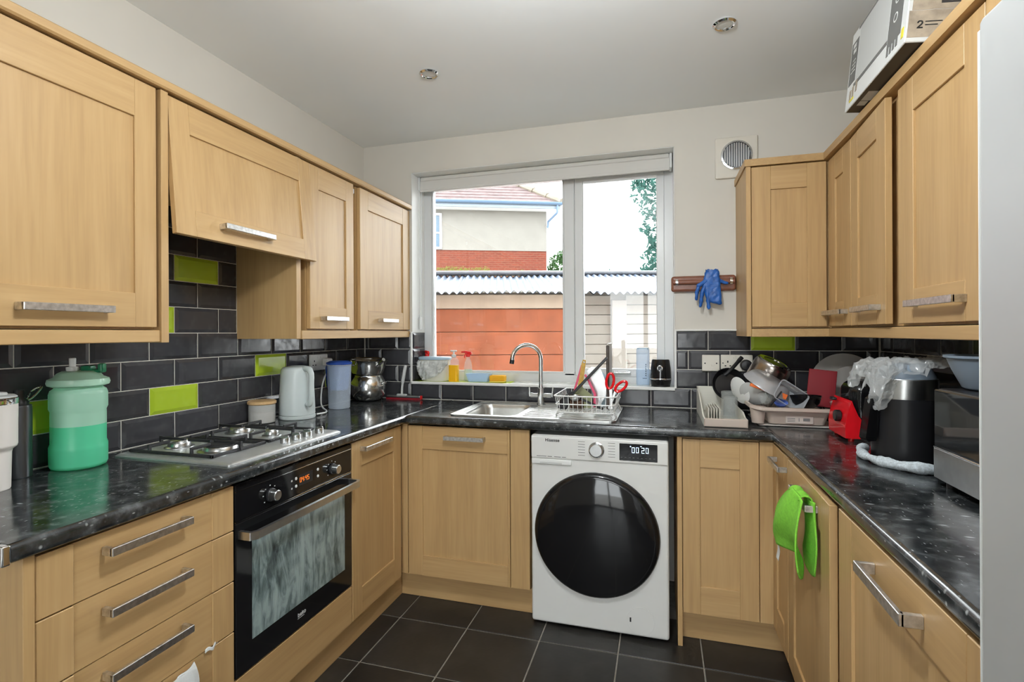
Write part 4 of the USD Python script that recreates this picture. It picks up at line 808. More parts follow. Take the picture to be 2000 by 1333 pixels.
part(t, 'spout', m3.Manifold.batch_hull([m3.Manifold.sphere(.012, 12).translate([-.066, 0, .228]), m3.Manifold.sphere(.006, 12).translate([-.088, 0, .236]), m3.Manifold.sphere(.02, 12).translate([-.055, 0, .222]), m3.Manifold.sphere(.01, 12).translate([-.062, 0, .19])]), m_kettle, 40)
part(t, 'handle', [tube(spline([(.060, 0, .232), (.088, 0, .236), (.114, 0, .222), (.118, 0, .17), (.116, 0, .10), (.104, 0, .072), (.085, 0, .074)], 34), .0125, 12)], m_kettle, 40)
part(t, 'spout_mark', box(.03, .034, -.0775, -.0765, .045, .047), m_lightgrey, False)
cb = part(t, 'cable', tube(spline([(-1.600, 2.105, WT + .010), (-1.605, 2.18, WT + .007), (-1.655, 2.245, WT + .008), (-1.708, 2.285, WT + .025), (-1.728, 2.31, WT + .08), (-1.735, 2.34, WT + .15), (-1.740, 2.38, 1.115), (-1.742, 2.395, 1.148)], 40), .0042, 8), m_whitepl, 40, world=True)
part(cb, 'plug', rbox(LF + .0125, LF + .05, 2.372, 2.418, 1.138, 1.182, .008, 8), m_whitepl, 40, world=True)
t = thing('filter_jug', 'blue water filter jug between the kettle and the steel pot', 'jug', (-1.648, 2.354, WT), -.2)
def jr(sx, sy, z): return np.array([(sx * math.copysign(abs(math.cos(a)) ** .75, math.cos(a)), sy * math.copysign(abs(math.sin(a)) ** .75, math.sin(a)), z) for a in np.linspace(0, 2 * math.pi, 40, endpoint=False)])
part(t, 'body', ringloft([jr(.048, .046, .001), jr(.052, .050, .006), jr(.055, .053, .12), jr(.060, .055, .225), jr(.062, .056, .240)], True, False), m_jugblue, 40)
part(t, 'hopper', ringloft([jr(.040, .040, .10), jr(.046, .044, .12), jr(.054, .049, .225)], True, False), clearpl('hopper_blue', (.25, .42, .82), .6), 40)
part(t, 'lid', ringloft([jr(.063, .057, .236), jr(.064, .058, .246), jr(.045, .045, .254), jr(.03, .03, .255)]), m_blue, 40)
part(t, 'handle', tube(spline([(-.057, 0, .236), (-.082, 0, .225), (-.084, 0, .17), (-.074, 0, .11), (-.056, 0, .095)], 26), .011, 10), m_blue, 40)
t = thing('pot', 'round-bellied polished steel pot in the left corner', 'pot', (-1.668, 2.668, WT))
part(t, 'body', lathe([(0, .001), (.055, .001), (.075, .012), (.096, .04), (.104, .078), (.099, .115), (.086, .140), (.080, .150), (.083, .156), (.080, .156), (.076, .148)], 48), flat('belly_steel', (.80, .79, .76), 0.17, 1.0), 60)
m_potsteel = flat('pot_steel', (.78, .77, .74), 0.17, 1.0)
for s in (-1, 1):
    part(t, 'handle', tube(spline([(s * .098, -.02, .10), (s * .114, -.015, .112), (s * .114, .015, .112), (s * .098, .02, .10)], 16), .005, 8), m_chrome, 40)
t = thing('pan', 'steel pan with a long handle resting upside down on the round pot', 'pan', (-1.668, 2.660, WT + .164), -.5, tilt=(.06, [0, 1, 0]))
part(t, 'pan_body', lathe([(.085, .0), (.090, .003), (.102, .04), (.104, .055), (.110, .075), (.118, .082), (.114, .085), (.104, .078)], 44), m_potsteel, 40)
part(t, 'pan_base', lathe([(0, .052), (.103, .052), (.103, .056), (0, .056)], 40), m_steel, 40)
part(t, 'handle', tube(spline([(.10, 0, .05), (.13, 0, .066), (.155, 0, .085), (.175, 0, .098)], 14), [.008] * 5 + [.0105] * 9, 10), m_chrome, 40)
part(t, 'side_handle', tube(spline([(-.02, -.108, .055), (-.018, -.132, .058), (.028, -.130, .058), (.03, -.106, .055)], 16), .005, 8), m_chrome, 40)
t = thing('squeegee', 'grey window squeegee with a red-tipped blade leaning on the back wall tiles', 'squeegee', (-1.49, 2.77, WT))
part(t, 'blade_holder', rbox(-.115, .115, -.008, .008, .010, .026, .006, 8), m_steel, 40)
part(t, 'blade', box(-.117, .117, -.003, .003, .0, .012), m_redmat, False)
part(t, 'end_tip', box(.112, .122, -.009, .009, .003, .026, .002), m_red, False)
part(t, 'neck', rbox(-.045, .022, -.010, .010, .020, .034, .006, 8), m_lightgrey, 40)
part(t, 'handle', tube(spline([(-.01, -.001, .03), (-.012, .006, .08), (-.006, .016, .15), (.0, .027, .205)], 20), [.0075] * 8 + [.011] * 12, 12), m_lightgrey, 40)

# ------------------------------------------------------------------ window sill
SZ = WZ0 + .0042
t = thing('tub', 'pale tub with a light blue lid at the left end of the window sill', 'tub', (-1.338, 2.892, SZ))
def ov(sx, sy, z): return np.array([(sx * math.copysign(abs(math.cos(a)) ** .8, math.cos(a)), sy * math.copysign(abs(math.sin(a)) ** .8, math.sin(a)), z) for a in np.linspace(0, 2 * math.pi, 44, endpoint=False)])
part(t, 'tub', ringloft([ov(.082, .046, 0), ov(.086, .049, .004), ov(.098, .055, .125), ov(.101, .057, .128), ov(.101, .057, .134)]), m_creampl, 40)
part(t, 'lid', ringloft([ov(.102, .0585, .130), ov(.106, .061, .132), ov(.106, .061, .144), ov(.098, .055, .148)]), m_bluelid, 40)
def bagf(u, v):
    a = -3.0 + 2.55 * u; q = .006 + .004 * math.sin(11 * a + 4 * v) * (.4 + v * (1 - v) * 2.2) + .003 * math.sin(23 * a - 9 * v) + .012 * math.sin(math.pi * v) * math.exp(-((u - .3) / .3) ** 2)
    bot = .108 * (abs(u - .38) * 1.5) ** 1.7; z = .010 + bot + (.126 - .010 - bot) * v
    sx, sy = .084 + .016 * z / .128 + q, .049 + .008 * z / .128 + q
    return (-1.338 + sx * math.copysign(abs(math.cos(a)) ** .8, math.cos(a)), 2.892 + sy * math.copysign(abs(math.sin(a)) ** .8, math.sin(a)), SZ + z)
def crumple0(m, sc, amp):
    v = m.vertices; c = np.array([-1.338, 2.892, 0]); n = (v - c) * np.array([1, 1, 0]); n /= np.linalg.norm(n, axis=1, keepdims=True)
    m.vertices = v + n * ((np.abs(meshkit.fbm(v * sc, 3) - .5) * 2) * amp)[:, None]; return m
solo('carrier_bag', crumple0(sheet(bagf, 90, 26, .0010), 38, .016), m_bag, 'crumpled thin white carrier bag tied round the tub on the sill', 'bag', True)
def spray(at, liquid, label, s=1.0, rz=0):
    t = thing('spray_bottle', label, 'spray bottle', at, rz)
    part(t, 'bottle', lathe([(0, 0), (.024 * s, 0), (.026 * s, .003), (.026 * s, .085), (.020 * s, .115), (.011, .135), (.011, .150)], 28), m_clear, 40)
    part(t, 'liquid', lathe([(0, .003), (.0235 * s, .003), (.0242 * s, .07), (0, .071)], 24), liquid, 40)
    part(t, 'collar', cyl(.0135, .146, .164, 20, .002), m_red, 40)
    h = part(t, 'spray_head', m3.Manifold.batch_hull([m3.Manifold.sphere(.008, 10).translate(p) for p in ([-.018, 0, .176], [.014, 0, .172], [-.01, 0, .168], [.016, 0, .166])]), m_red, 40)
    part(h, 'nozzle', tube(arr([(-.024, 0, .176), (-.044, 0, .175)]), [.006, .0045], 10), m_red, 40)
    part(h, 'trigger', tube(arr([(-.014, 0, .168), (-.024, 0, .150), (-.022, 0, .138)]), .0035, 8), m_red, 40)
spray((-1.428, 2.968, SZ), clearpl('pink_liquid', (.85, .25, .35), .7), 'spray bottle with pink liquid and a red trigger behind the tub', s=.7, rz=-.6)
spray((-1.140, 2.945, SZ), clearpl('pale_green_liquid', (.55, .75, .60), .5), 'clear spray bottle with a red trigger right of the yellow soap')
t = thing('soap_dispenser', 'clear pump bottle of yellow soap on the window sill', 'soap dispenser', (-1.203, 2.868, SZ))
part(t, 'bottle', ringloft([rrect(-.028, .028, -.020, .020, .012, z) for z in (.100,)] + [rrect(-.029, .029, -.021, .021, .012, z) for z in (.1005, .128)] + [rrect(-.018, .018, -.015, .015, .010, .142), rrect(-.012, .012, -.012, .012, .010, .148)]), m_clear, 40)
part(t, 'soap', ringloft([rrect(-.029, .029, -.021, .021, .012, z) for z in (0, .003, .099)]), m_soapy, 40)
part(t, 'collar', cyl(.0135, .146, .163, 20, .002), m_whitepl, 40)
p = part(t, 'pump', tube(arr([(0, 0, .16), (0, 0, .182)]), .0055, 12), m_whitepl, 40)
part(p, 'pump_head', rbox(-.022, .020, -.007, .007, .180, .190, .0045, 8), m_whitepl, 40)
t = thing('tray', 'clear blue plastic tray on the sill beside the sponge', 'tray', (-1.045, 2.878, SZ))
part(t, 'tray', ringloft([rrect(-.058, .058, -.030, .030, .012, .001), rrect(-.060, .060, -.032, .032, .012, .003), rrect(-.074, .074, -.040, .040, .014, .048), rrect(-.076, .076, -.042, .042, .014, .050), rrect(-.072, .072, -.038, .038, .014, .048), rrect(-.057, .057, -.029, .029, .012, .004)]), m_clearblue, 40)
t = thing('sponge', 'yellow-orange washing-up sponge on the window sill', 'sponge', (-.925, 2.875, SZ), .05)
part(t, 'foam', rbox(-.047, .047, -.03, .03, .008, .042, .009, 10), m_sponge, 40)
part(t, 'scourer', rbox(-.046, .046, -.029, .029, .0005, .0105, .004, 8), m_spongeedge, 40)
t = thing('water_bottle', 'tall clear blue plastic bottle at the right of the window sill', 'bottle', (-.093, 2.935, SZ))
part(t, 'bottle', ringloft([rrect(-.034, .034, -.025, .025, .012, 0), rrect(-.036, .036, -.027, .027, .013, .004), rrect(-.036, .036, -.027, .027, .013, .196), rrect(-.034, .034, -.025, .025, .012, .200)]), m_clearblue, 40)
part(t, 'lid', ringloft([rrect(-.030, .030, -.021, .021, .01, .196), rrect(-.030, .030, -.021, .021, .01, .206)]), m_bluelid, 40)
part(t, 'print', [box(.014, .019, -.0283, -.0274, .05 + k * .012, .057 + k * .012) for k in range(6)] + [box(.0, .022, -.0283, -.0274, .036, .039)], m_gutter, False)
t = thing('black_gadget', 'small black gadget with a round button at the right end of the window sill', 'gadget', (.002, 2.872, SZ))
part(t, 'body', lathe([(0, .0), (.046, 0), (.050, .004), (.055, .035), (.055, .046), (.052, .10), (.046, .142), (.042, .146), (0, .147)], 40), m_black, 40)
part(t, 'ring', lathe([(.0555, .038), (.0565, .040), (.0565, .043), (.0555, .045)], 40), m_chrome, 40)
bt = part(t, 'button', lathe([(.012, 0), (.0155, .001), (.0155, .004), (.012, .005), (.010, .003)], 24, (-.004, -.048, .100), 'y-'), m_chrome, 40, label='chrome ring button')
part(bt, 'button_centre', cyl(.010, 0, .004, 20, .001, (-.004, -.048, .100), 'y-'), m_blackpl, 40)
part(t, 'foot', lathe([(.0, -.0), (.05, -.0), (.05, .004), (0, .004)], 30), m_blackpl, 40)

# ------------------------------------------------------------------ wire basket on the drainer and the washing-up in it
BX0, BX1, BY0, BY1, BZ = -.470, -.196, 2.325, 2.665, WT + .008
t = thing('wire_basket', 'white coated wire dish basket on the sink drainer', 'dish basket', (-.333, 2.5, BZ))
def loop(z, s=0, r=.0028): 
    p = rrect(BX0 + s, BX1 - s, BY0 + s, BY1 - s, .02, z, 4); return tube(p, r, 7, True)
part(t, 'rim_wire', [loop(BZ + .098, -.006, .0032), loop(BZ + .06), loop(BZ + .022, .01)], m_whitepl, 40, True)
wires = []
for x in np.linspace(BX0 + .02, BX1 - .02, 12):
    wires.append(tube(arr([(x, BY0 - .006, BZ + .098), (x, BY0 + .004, BZ + .05), (x, BY0 + .012, BZ + .022), (x, BY1 - .012, BZ + .022), (x, BY1 - .004, BZ + .05), (x, BY1 + .006, BZ + .098)]), .0016, 5))
for y in np.linspace(BY0 + .03, BY1 - .03, 9):
    wires.append(tube(arr([(BX0 - .006, y, BZ + .098), (BX0 + .004, y, BZ + .05), (BX0 + .012, y, BZ + .020), (BX1 - .012, y, BZ + .020), (BX1 - .004, y, BZ + .05), (BX1 + .006, y, BZ + .098)]), .0016, 5))
part(t, 'wires', wires, m_whitepl, 40, True, kind='stuff')
for sx, x in ((-1, BX0 + .012), (1, BX1 - .012)):
    for y in (BY0 + .05, BY1 - .05):
        part(t, 'leg', tube(spline([(x - sx * .0, y - .03, BZ + .03), (x + sx * .012, y - .022, BZ + .008), (x + sx * .012, y + .022, BZ + .008), (x, y + .03, BZ + .03)], 14), .0032, 7), m_whitepl, 40, True)
zf = BZ + .026
def slab(p, q, w, th, mat, b=.002):
    """a flat bar from p to q, w wide in the picture's plane and th thick"""
    p, q = arr(p), arr(q); d = q - p; L_ = np.linalg.norm(d); d /= L_; n = np.cross(d, [0, 1, 0]); n /= np.linalg.norm(n); y = np.cross(n, d)
    return to(box(-w / 2, w / 2, -th / 2, th / 2, 0, L_, b), n, y, d, p)
t = thing('chopping_board', 'grey chopping board with a dark wooden edge standing upright in the wire basket', 'board', (-.235, 2.45, zf))
part(t, 'edge', box(-.246, -.232, 2.44, 2.452, zf, 1.253, .003), m_boarddark, False, True, label='dark edge')
part(t, 'face', box(-.245, -.235, 2.452, 2.63, zf, 1.262, .003), m_greyboard, False, True)
solo('serving_spoon', [slab((-.238, 2.405, 1.196), (-.395, 2.405, 1.03), .013, .008, 0), slab((-.395, 2.405, 1.03), (-.425, 2.405, 1.008), .018, .008, 0), astm(m3.Manifold.batch_hull([m3.Manifold.sphere(.010, 12).translate(p) for p in ([-.425, 2.405, 1.012], [-.455, 2.405, .985], [-.462, 2.40, .960], [-.435, 2.40, .958], [-.42, 2.405, .99])]))], m_blackpl, 'long black serving spoon lying diagonally across the wire basket', 'spoon', 40)
t = thing('spatula', 'bamboo spatula with a hole in its handle standing in the wire basket', 'spatula', (-.38, 2.47, zf))
pl = extrude(Polygon([(-.012, 0), (.020, 0), (.030, .075), (.013, .10), (.011, .21), (.009, .232), (-.005, .232), (-.009, .21), (-.010, .10), (-.026, .07)]).difference(Point(.002, .22).buffer(.0045)), .006, -.003)
pl = to(pl, (math.cos(.16), 0, -math.sin(.16)), (math.sin(.16), 0, math.cos(.16)), (0, -1, 0), (-.392, 2.47, zf + .004))
part(t, 'blade', pl, m_bamboo, False, True)
solo('kitchen_tongs', [slab((-.418, 2.52, zf + .05), (-.372, 2.52, zf + .205), .010, .007, 0), slab((-.425, 2.52, zf + .005), (-.418, 2.52, zf + .055), .014, .007, 0)], m_pink, 'red tongs leaning behind the bamboo spatula', 'tongs', False)
solo('server', [slab((-.30, 2.43, zf + .01), (-.298, 2.43, zf + .075), .013, .010, 0), slab((-.298, 2.43, zf + .072), (-.325, 2.43, zf + .13), .012, .008, 0), slab((-.322, 2.43, zf + .125), (-.345, 2.43, zf + .165), .010, .006, 0)], m_pink, 'pink handled server bent over in the wire basket', 'server', False)
t = thing('cleaver', 'broad steel knife blade standing point down in the wire basket', 'knife', (-.30, 2.48, zf))
part(t, 'blade', to(extrude(Polygon([(0, 0), (.012, .002), (.055, .085), (.016, .190), (-.026, .196), (-.05, .175), (-.022, .09)]), .003), (1, 0, 0), (0, 0, 1), (0, -1, 0), (-.293, 2.475, zf + .004)), m_steel, False, True)
t = thing('plastic_sheet', 'pale blue folded plastic sheet behind the steel blade in the wire basket', 'plastic sheet', (-.29, 2.55, zf))
part(t, 'sheet', to(extrude(Polygon([(-.03, 0), (.04, 0), (.045, .13), (.01, .165), (-.055, .168), (-.066, .15)]), .004), (1, 0, 0), (0, 0, 1), (0, -1, 0), (-.283, 2.545, zf + .003)), m_bluelid, False, True)
solo('scraper', to(extrude(Polygon([(-.05, 0), (.05, 0), (.055, .06), (-.0, .105), (-.055, .07)]), .004), (1, 0, 0), (0, 0, 1), (0, -1, 0), (-.365, 2.44, zf + .004)), m_olive, 'olive green plastic scraper leaning in the wire basket', 'scraper', False)
t = thing('scissors', 'kitchen scissors with red handles standing in the right end of the wire basket', 'scissors', (-.215, 2.42, zf))
def oval(cx, cz, rx, rz, ang, r=.0062):
    a = np.linspace(0, 2 * math.pi, 28, endpoint=False); x, z = rx * np.cos(a), rz * np.sin(a)
    return tube(np.stack([cx + x * math.cos(ang) + z * math.sin(ang), np.full(28, 2.418), cz - x * math.sin(ang) + z * math.cos(ang)], 1), r, 8, True)
part(t, 'handle', oval(-.226, 1.086, .017, .036, .14), m_ltred, 40, True, label='red handle loop')
part(t, 'handle', oval(-.176, 1.062, .016, .032, .85), m_ltred, 40, True, label='red handle loop')
part(t, 'blade', slab((-.224, 2.418, 1.055), (-.221, 2.418, zf + .004), .015, .003, 0), m_steel, False, True)
part(t, 'blade', slab((-.200, 2.422, 1.043), (-.232, 2.422, zf + .006), .013, .003, 0), m_steel, False, True)
t = thing('ladle', 'small steel ladle with a black handle lying in the wire basket', 'ladle', (-.37, 2.39, zf))
part(t, 'bowl', lathe([(0, -.020), (.018, -.016), (.028, -.004), (.031, .008), (.029, .008), (.024, -.003), (0, -.014)], 24, (-.386, 2.38, BZ + .088)), m_steel, 60, True)
part(t, 'handle', slab((-.36, 2.38, BZ + .082), (-.255, 2.385, BZ + .035), .011, .008, 0), m_blackpl, False, True)
t = thing('mug', 'dark brown mug lying on its side in the wire basket', 'mug', (-.405, 2.44, zf))
part(t, 'mug', lathe([(0, 0), (.022, 0), (.024, .003), (.025, .06), (.023, .06), (.021, .006), (0, .005)], 24, (-.41, 2.40, BZ + .055), 'x'), flat('brown_glaze', (.09, .045, .025), .2), 40, True)

# ------------------------------------------------------------------ right-hand washing-up
t = thing('draining_tray', 'cream plastic drainer tray with upright prongs and upturned glasses', 'dish drainer', (.265, 2.5, WT))
tz = WT + .001
part(t, 'base', [box(.178, .345, 2.285, 2.735, tz, tz + .006, .002)], m_creampl, False, True)
side = Polygon([(2.285, 0), (2.735, 0), (2.735, .125), (2.66, .125), (2.36, .034), (2.285, .034)])
part(t, 'side_wall', to(extrude(side, .006), (0, 1, 0), (0, 0, 1), (1, 0, 0), (.176, 0, tz)), m_creampl, False, True)
part(t, 'side_wall', to(extrude(Polygon([(2.285, 0), (2.735, 0), (2.735, .05), (2.40, .05), (2.34, .034), (2.285, .034)]), .006), (0, 1, 0), (0, 0, 1), (1, 0, 0), (.341, 0, tz)), m_creampl, False, True)
part(t, 'front_wall', rbox(.176, .347, 2.278, 2.290, tz, tz + .036, .005, 8), m_beige, 40, True)
part(t, 'back_wall', box(.176, .347, 2.728, 2.736, tz, tz + .126, .002), m_creampl, False, True)
for k in range(5): part(t, 'prong', box(.198 + k * .011, .202 + k * .011, 2.34, 2.47 + .02 * k, tz + .005, tz + .070, .0015), m_creampl, False, True)
for (x, y, r, h, lab) in ((.296, 2.42, .034, .105, 'upturned glass tumbler in the cream drainer tray, nearest the front'), (.299, 2.53, .034, .118, 'upturned glass tumbler behind the front one in the cream drainer tray')):
    g = thing('glass', lab, 'glass', (x, y, tz + .0065))
    part(g, 'wall', lathe([(r, 0), (r * .88, h - .012), (r * .84, h), (0, h), (0, h - .010), (r * .78, h - .012), (r - .003, 0)], 30), m_glass, 40)
    part(g, 'thick_base', lathe([(r * .87, h - .012), (r * .885, h - .004), (r * .85, h + .0008), (r * .70, h + .0012), (r * .6, h - .002)], 30), m_glass, 40)
# beige rack
t = thing('dish_rack', 'beige plastic dish rack with end cups and a label, in the right corner', 'dish rack', (.55, 2.5, WT))
rx0, rx1, ry0, ry1 = .425, .665, 2.345, 2.66
part(t, 'basin', ringloft([rrect(rx0 + .02, rx1 - .02, ry0 + .015, ry1 - .015, .02, tz + .010), rrect(rx0 + .015, rx1 - .015, ry0 + .012, ry1 - .012, .02, tz + .012), rrect(rx0, rx1, ry0, ry1, .022, tz + .062), rrect(rx0 + .004, rx1 - .004, ry0 + .004, ry1 - .004, .02, tz + .062), rrect(rx0 + .022, rx1 - .022, ry0 + .018, ry1 - .018, .02, tz + .016)]), m_beige, 40, True)
rimo = [rrect(.362, .738, 2.318, 2.69, .05, z, 6) for z in (0, 1)]
def rimring(s, z, sag=.016): 
    p = rrect(.362 + s, .738 - s, 2.320 + s, 2.69 - s, .05, z, 7).copy(); p[:, 2] -= sag * (1 - ((p[:, 0] - .55) / .19) ** 2).clip(0, 1); return p
part(t, 'rim', ringloft([rimring(.008, tz + .071), rimring(0, tz + .078), rimring(.002, tz + .090), rimring(.010, tz + .093), rimring(.018, tz + .088), rimring(.012, tz + .072), rimring(.008, tz + .071)], False, False), m_beige, 40, True)
for x in (.398, .706): part(t, 'cutlery_cup', lathe([(0, .012), (.024, .012), (.033, .080), (.030, .080), (.022, .016), (0, .015)], 24, (x, 2.372, tz)), m_beige, 40, True)
part(t, 'label', box(.500, .602, ry0 + .0035, ry0 + .008, tz + .018, tz + .048), flat('paper_label', (.62, .55, .50), .5), False, True)
part(t, 'label_print', [box(.506, .535, ry0 + .003, ry0 + .0045, tz + .024 + k * .006, tz + .0265 + k * .006) for k in range(3)] + [box(.548, .551, ry0 + .003, ry0 + .0045, tz + .026, tz + .040), box(.565, .590, ry0 + .003, ry0 + .0045, tz + .028, tz + .040)], m_midgrey, False, True)
part(t, 'drip_tray', rbox(.40, .70, 2.36, 2.65, tz, tz + .008, .0038, 8), m_greyplate, 40, True)
for x in np.linspace(.44, .65, 8): part(t, 'plate_slot', tube(spline([(x, 2.62, tz + .04), (x, 2.61, tz + .10), (x, 2.56, tz + .10), (x, 2.55, tz + .04)], 12), .003, 6), m_beige, 40, True)
R_ = trimesh.transformations.rotation_matrix
def posed(m, at, *rots):
    m = astm(m).copy()
    for a, ax in rots: m.apply_transform(R_(a, ax))
    m.apply_translation(at); return m
sz = tz + .075
t = thing('saucepan', 'upturned brown-tinted steel saucepan on top of the beige rack', 'saucepan', (.49, 2.58, sz))
P1 = ((.42, [0, 1, 0]), (.25, [1, 0, 0])); c1 = (.490, 2.635, 1.122)
part(t, 'body', posed(lathe([(.082, -.05), (.085, -.046), (.083, .035), (.076, .052), (.06, .056), (0, .057)], 40), c1, *P1), m_pan, 50, True)
part(t, 'handle', posed(tube(spline([(.083, 0, -.02), (.11, 0, -.018), (.16, 0, -.03), (.205, 0, -.045)], 14), [.007] * 4 + [.010] * 10, 10), (.490, 2.635, 1.122), (-.35, [0, 0, 1]), *P1), m_pan, 40, True)
part(t, 'base_ring', posed(lathe([(.070, .053), (.071, .058), (.060, .060), (.05, .058)], 40), c1, *P1), m_chrome, 40, True)
t = thing('frying_pan', 'grey-rimmed frying pan tipped over the orange spatula', 'frying pan', (.455, 2.50, sz))
P2 = ((math.pi, [1, 0, 0]), (.50, [0, 1, 0]), (.22, [1, 0, 0])); c2 = (.452, 2.470, 1.078)
part(t, 'body', posed(lathe([(0, -.038), (.072, -.038), (.086, -.025), (.100, .0), (.104, .004), (.104, .008), (.098, .007), (.084, -.02), (.07, -.033), (0, -.033)], 48), c2, *P2), flat('pan_enamel', (.42, .42, .43), .25, .3), 50, True)
part(t, 'inside', posed(lathe([(0, -.0325), (.0695, -.0325), (.083, -.0195), (.097, .006), (.096, .0068), (.0, -.03)], 40), c2, *P2), m_blackpl, 50, True)
solo('cooking_spatula', [slab((.372, 2.395, 1.087), (.470, 2.395, 1.052), .014, .008, 0), slab((.468, 2.395, 1.055), (.515, 2.395, 1.035), .022, .004, 0)], m_orange, 'orange spatula under the frying pan rim', 'spatula', False)
t = thing('black_pan', 'black pan propped upright with its handle pointing at the sockets', 'frying pan', (.28, 2.66, tz))
P3 = ((math.pi / 2 - .25, [1, 0, 0]), (.15, [0, 0, 1])); c3 = (.318, 2.655, 1.06)
part(t, 'body', posed(lathe([(0, -.03), (.060, -.03), (.075, -.01), (.080, .01), (.078, .012), (.07, -.008), (.057, -.025), (0, -.025)], 40), c3, *P3), m_blackpl, 50, True)
part(t, 'handle', tube(spline([(.300, 2.655, 1.105), (.325, 2.65, 1.13), (.352, 2.635, 1.165), (.372, 2.62, 1.193)], 16), [.010] * 4 + [.0085] * 8 + [.010] * 4, 10), m_blackpl, 40, True)
for k, (x, y, r, lean, z, lab) in enumerate(((.338, 2.50, .062, .16, 1.046, 'small white plate upright between the two drainers'), (.388, 2.45, .058, .34, 1.036, 'small pale grey plate leaning beside the small white plate'))):
    t = thing('small_plate', lab, 'plate', (x, y, tz))
    part(t, 'plate', posed(lathe([(0, 0), (.035, 0), (r, .009), (r + .001, .011), (r - .002, .012), (.035, .004), (0, .004)], 36), (x, y, z), (math.pi / 2, [0, 1, 0]), (lean * 0, [0, 1, 0]), (-.25 - .25 * k, [0, 1, 0]), (.5 + .5 * k, [0, 0, 1])), (m_whitepl, m_lightgrey)[k], 40, True)
t = thing('food_box', 'clear plastic food box tipped in the front of the beige rack', 'food box', (.50, 2.42, sz))
bxm = [rrect(-.062, .062, -.045, .045, .014, z) * np.array([s, s, 1]) + 0 for s, z in ((.86, -.03), (.90, -.028), (1.0, .026), (1.06, .027), (1.06, .031), (.98, .030), (.86, -.024))]
part(t, 'box', posed(ringloft(bxm), (.522, 2.415, 1.034), (math.pi / 2 - .35, [1, 0, 0]), (.60, [0, 1, 0]), (.1, [0, 0, 1])), clearpl('cloudy_box_plastic', (.66, .70, .74), .4, .2), 40, True)
part(t, 'blue_scoop', posed(lathe([(0, -.01), (.022, -.006), (.028, .006), (.026, .006), (.02, -.003), (0, -.006)], 20), (.492, 2.400, 1.008), (.4, [1, 0, 0])), flat('scoop_blue', (.12, .20, .62), .3), 50, True)
solo('black_spoon', [slab((.448, 2.372, 1.002), (.492, 2.380, 1.062), .007, .005, 0)], m_blackpl, 'thin black utensil handle leaning on the clear food box', 'utensil', False)
t = thing('black_bowl', 'black bowl at the right end of the beige rack', 'bowl', (.60, 2.50, sz))
part(t, 'bowl', posed(lathe([(0, -.035), (.03, -.035), (.058, -.01), (.068, .02), (.0685, .022), (.066, .022), (.055, -.006), (.028, -.03), (0, -.03)], 40), (.598, 2.47, 1.012), (-.22, [1, 0, 0])), m_black, 50, True)
t = thing('glass_bowl', 'small clear glass bowl among the pans in the beige rack', 'glass', (.43, 2.42, sz))
part(t, 'bowl', posed(lathe([(.026, -.02), (.030, .0), (.026, .02), (.01, .03), (.004, .034), (.004, .05), (.0, .05), (0, .03), (.02, .02), (.027, 0), (.024, -.02)], 26), (.432, 2.405, 1.03), (1.2, [0, 1, 0])), m_glass, 50, True)
solo('red_board', posed(box(-.055, .055, -.003, .003, 0, .165, .002), (.683, 2.565, tz + .062), (-.10, [1, 0, 0]), (.10, [0, 1, 0]), (-.12, [0, 0, 1])), m_redmat, 'dark red plastic board standing at the right end of the beige rack', 'board', False)
for x, y, r, z0, lab in ((.835, 2.752, .146, WT + .003, 'large grey plate leaning on the tiles in the right corner'), (.858, 2.700, .118, WT + .003, 'smaller grey plate leaning in front of the large grey plate')):
    t = thing('plate', lab, 'plate', (x, y, z0))
    m = lathe([(0, 0), (r * .6, 0), (r * .68, .004), (r, .016), (r + .001, .018), (r - .003, .0195), (r * .66, .009), (0, .006)], 60)
    part(t, 'plate', posed(m, (x, y, z0 + r * .985), (math.pi / 2 - .17, [1, 0, 0])), m_greyplate, 40, True)
# toaster
t = thing('toaster', 'black and red toaster with a black side knob beside the dish rack', 'toaster', (.78, 2.2, WT))
part(t, 'shell', rbox(.668, .935, 2.115, 2.275, WT + .020, 1.130, .040, 20), m_black, 40, True)
skirt = Polygon([(.642, .012), (.640, .055), (.647, .095), (.662, .148), (.668, .13), (.682, .095), (.705, .062), (.735, .042), (.80, .032), (.945, .032), (.945, .012)])
part(t, 'skirt', to(extrude(skirt, .19), (1, 0, 0), (0, 0, 1), (0, -1, 0), (0, 2.290, WT)), m_ltred, False, True, label='red skirt')
part(t, 'foot', [cyl(.010, 0, .014, 14, 0, (.665, 2.12, WT)), cyl(.010, 0, .014, 14, 0, (.92, 2.12, WT)), cyl(.010, 0, .014, 14, 0, (.665, 2.27, WT)), cyl(.010, 0, .014, 14, 0, (.92, 2.27, WT))], m_red, 40, True)
part(t, 'knob', cyl(.021, 0, .022, 28, .004, (.646, 2.165, 1.000), 'x-'), m_blackpl, 40, True)
part(t, 'slot', [box(.70, .90, 2.150, 2.170, 1.1285, 1.1306), box(.70, .90, 2.215, 2.235, 1.1285, 1.1306)], m_dark, False, True)
part(t, 'lever', rbox(.632, .650, 2.215, 2.250, 1.05, 1.062, .005, 8), m_blackpl, 40, True)
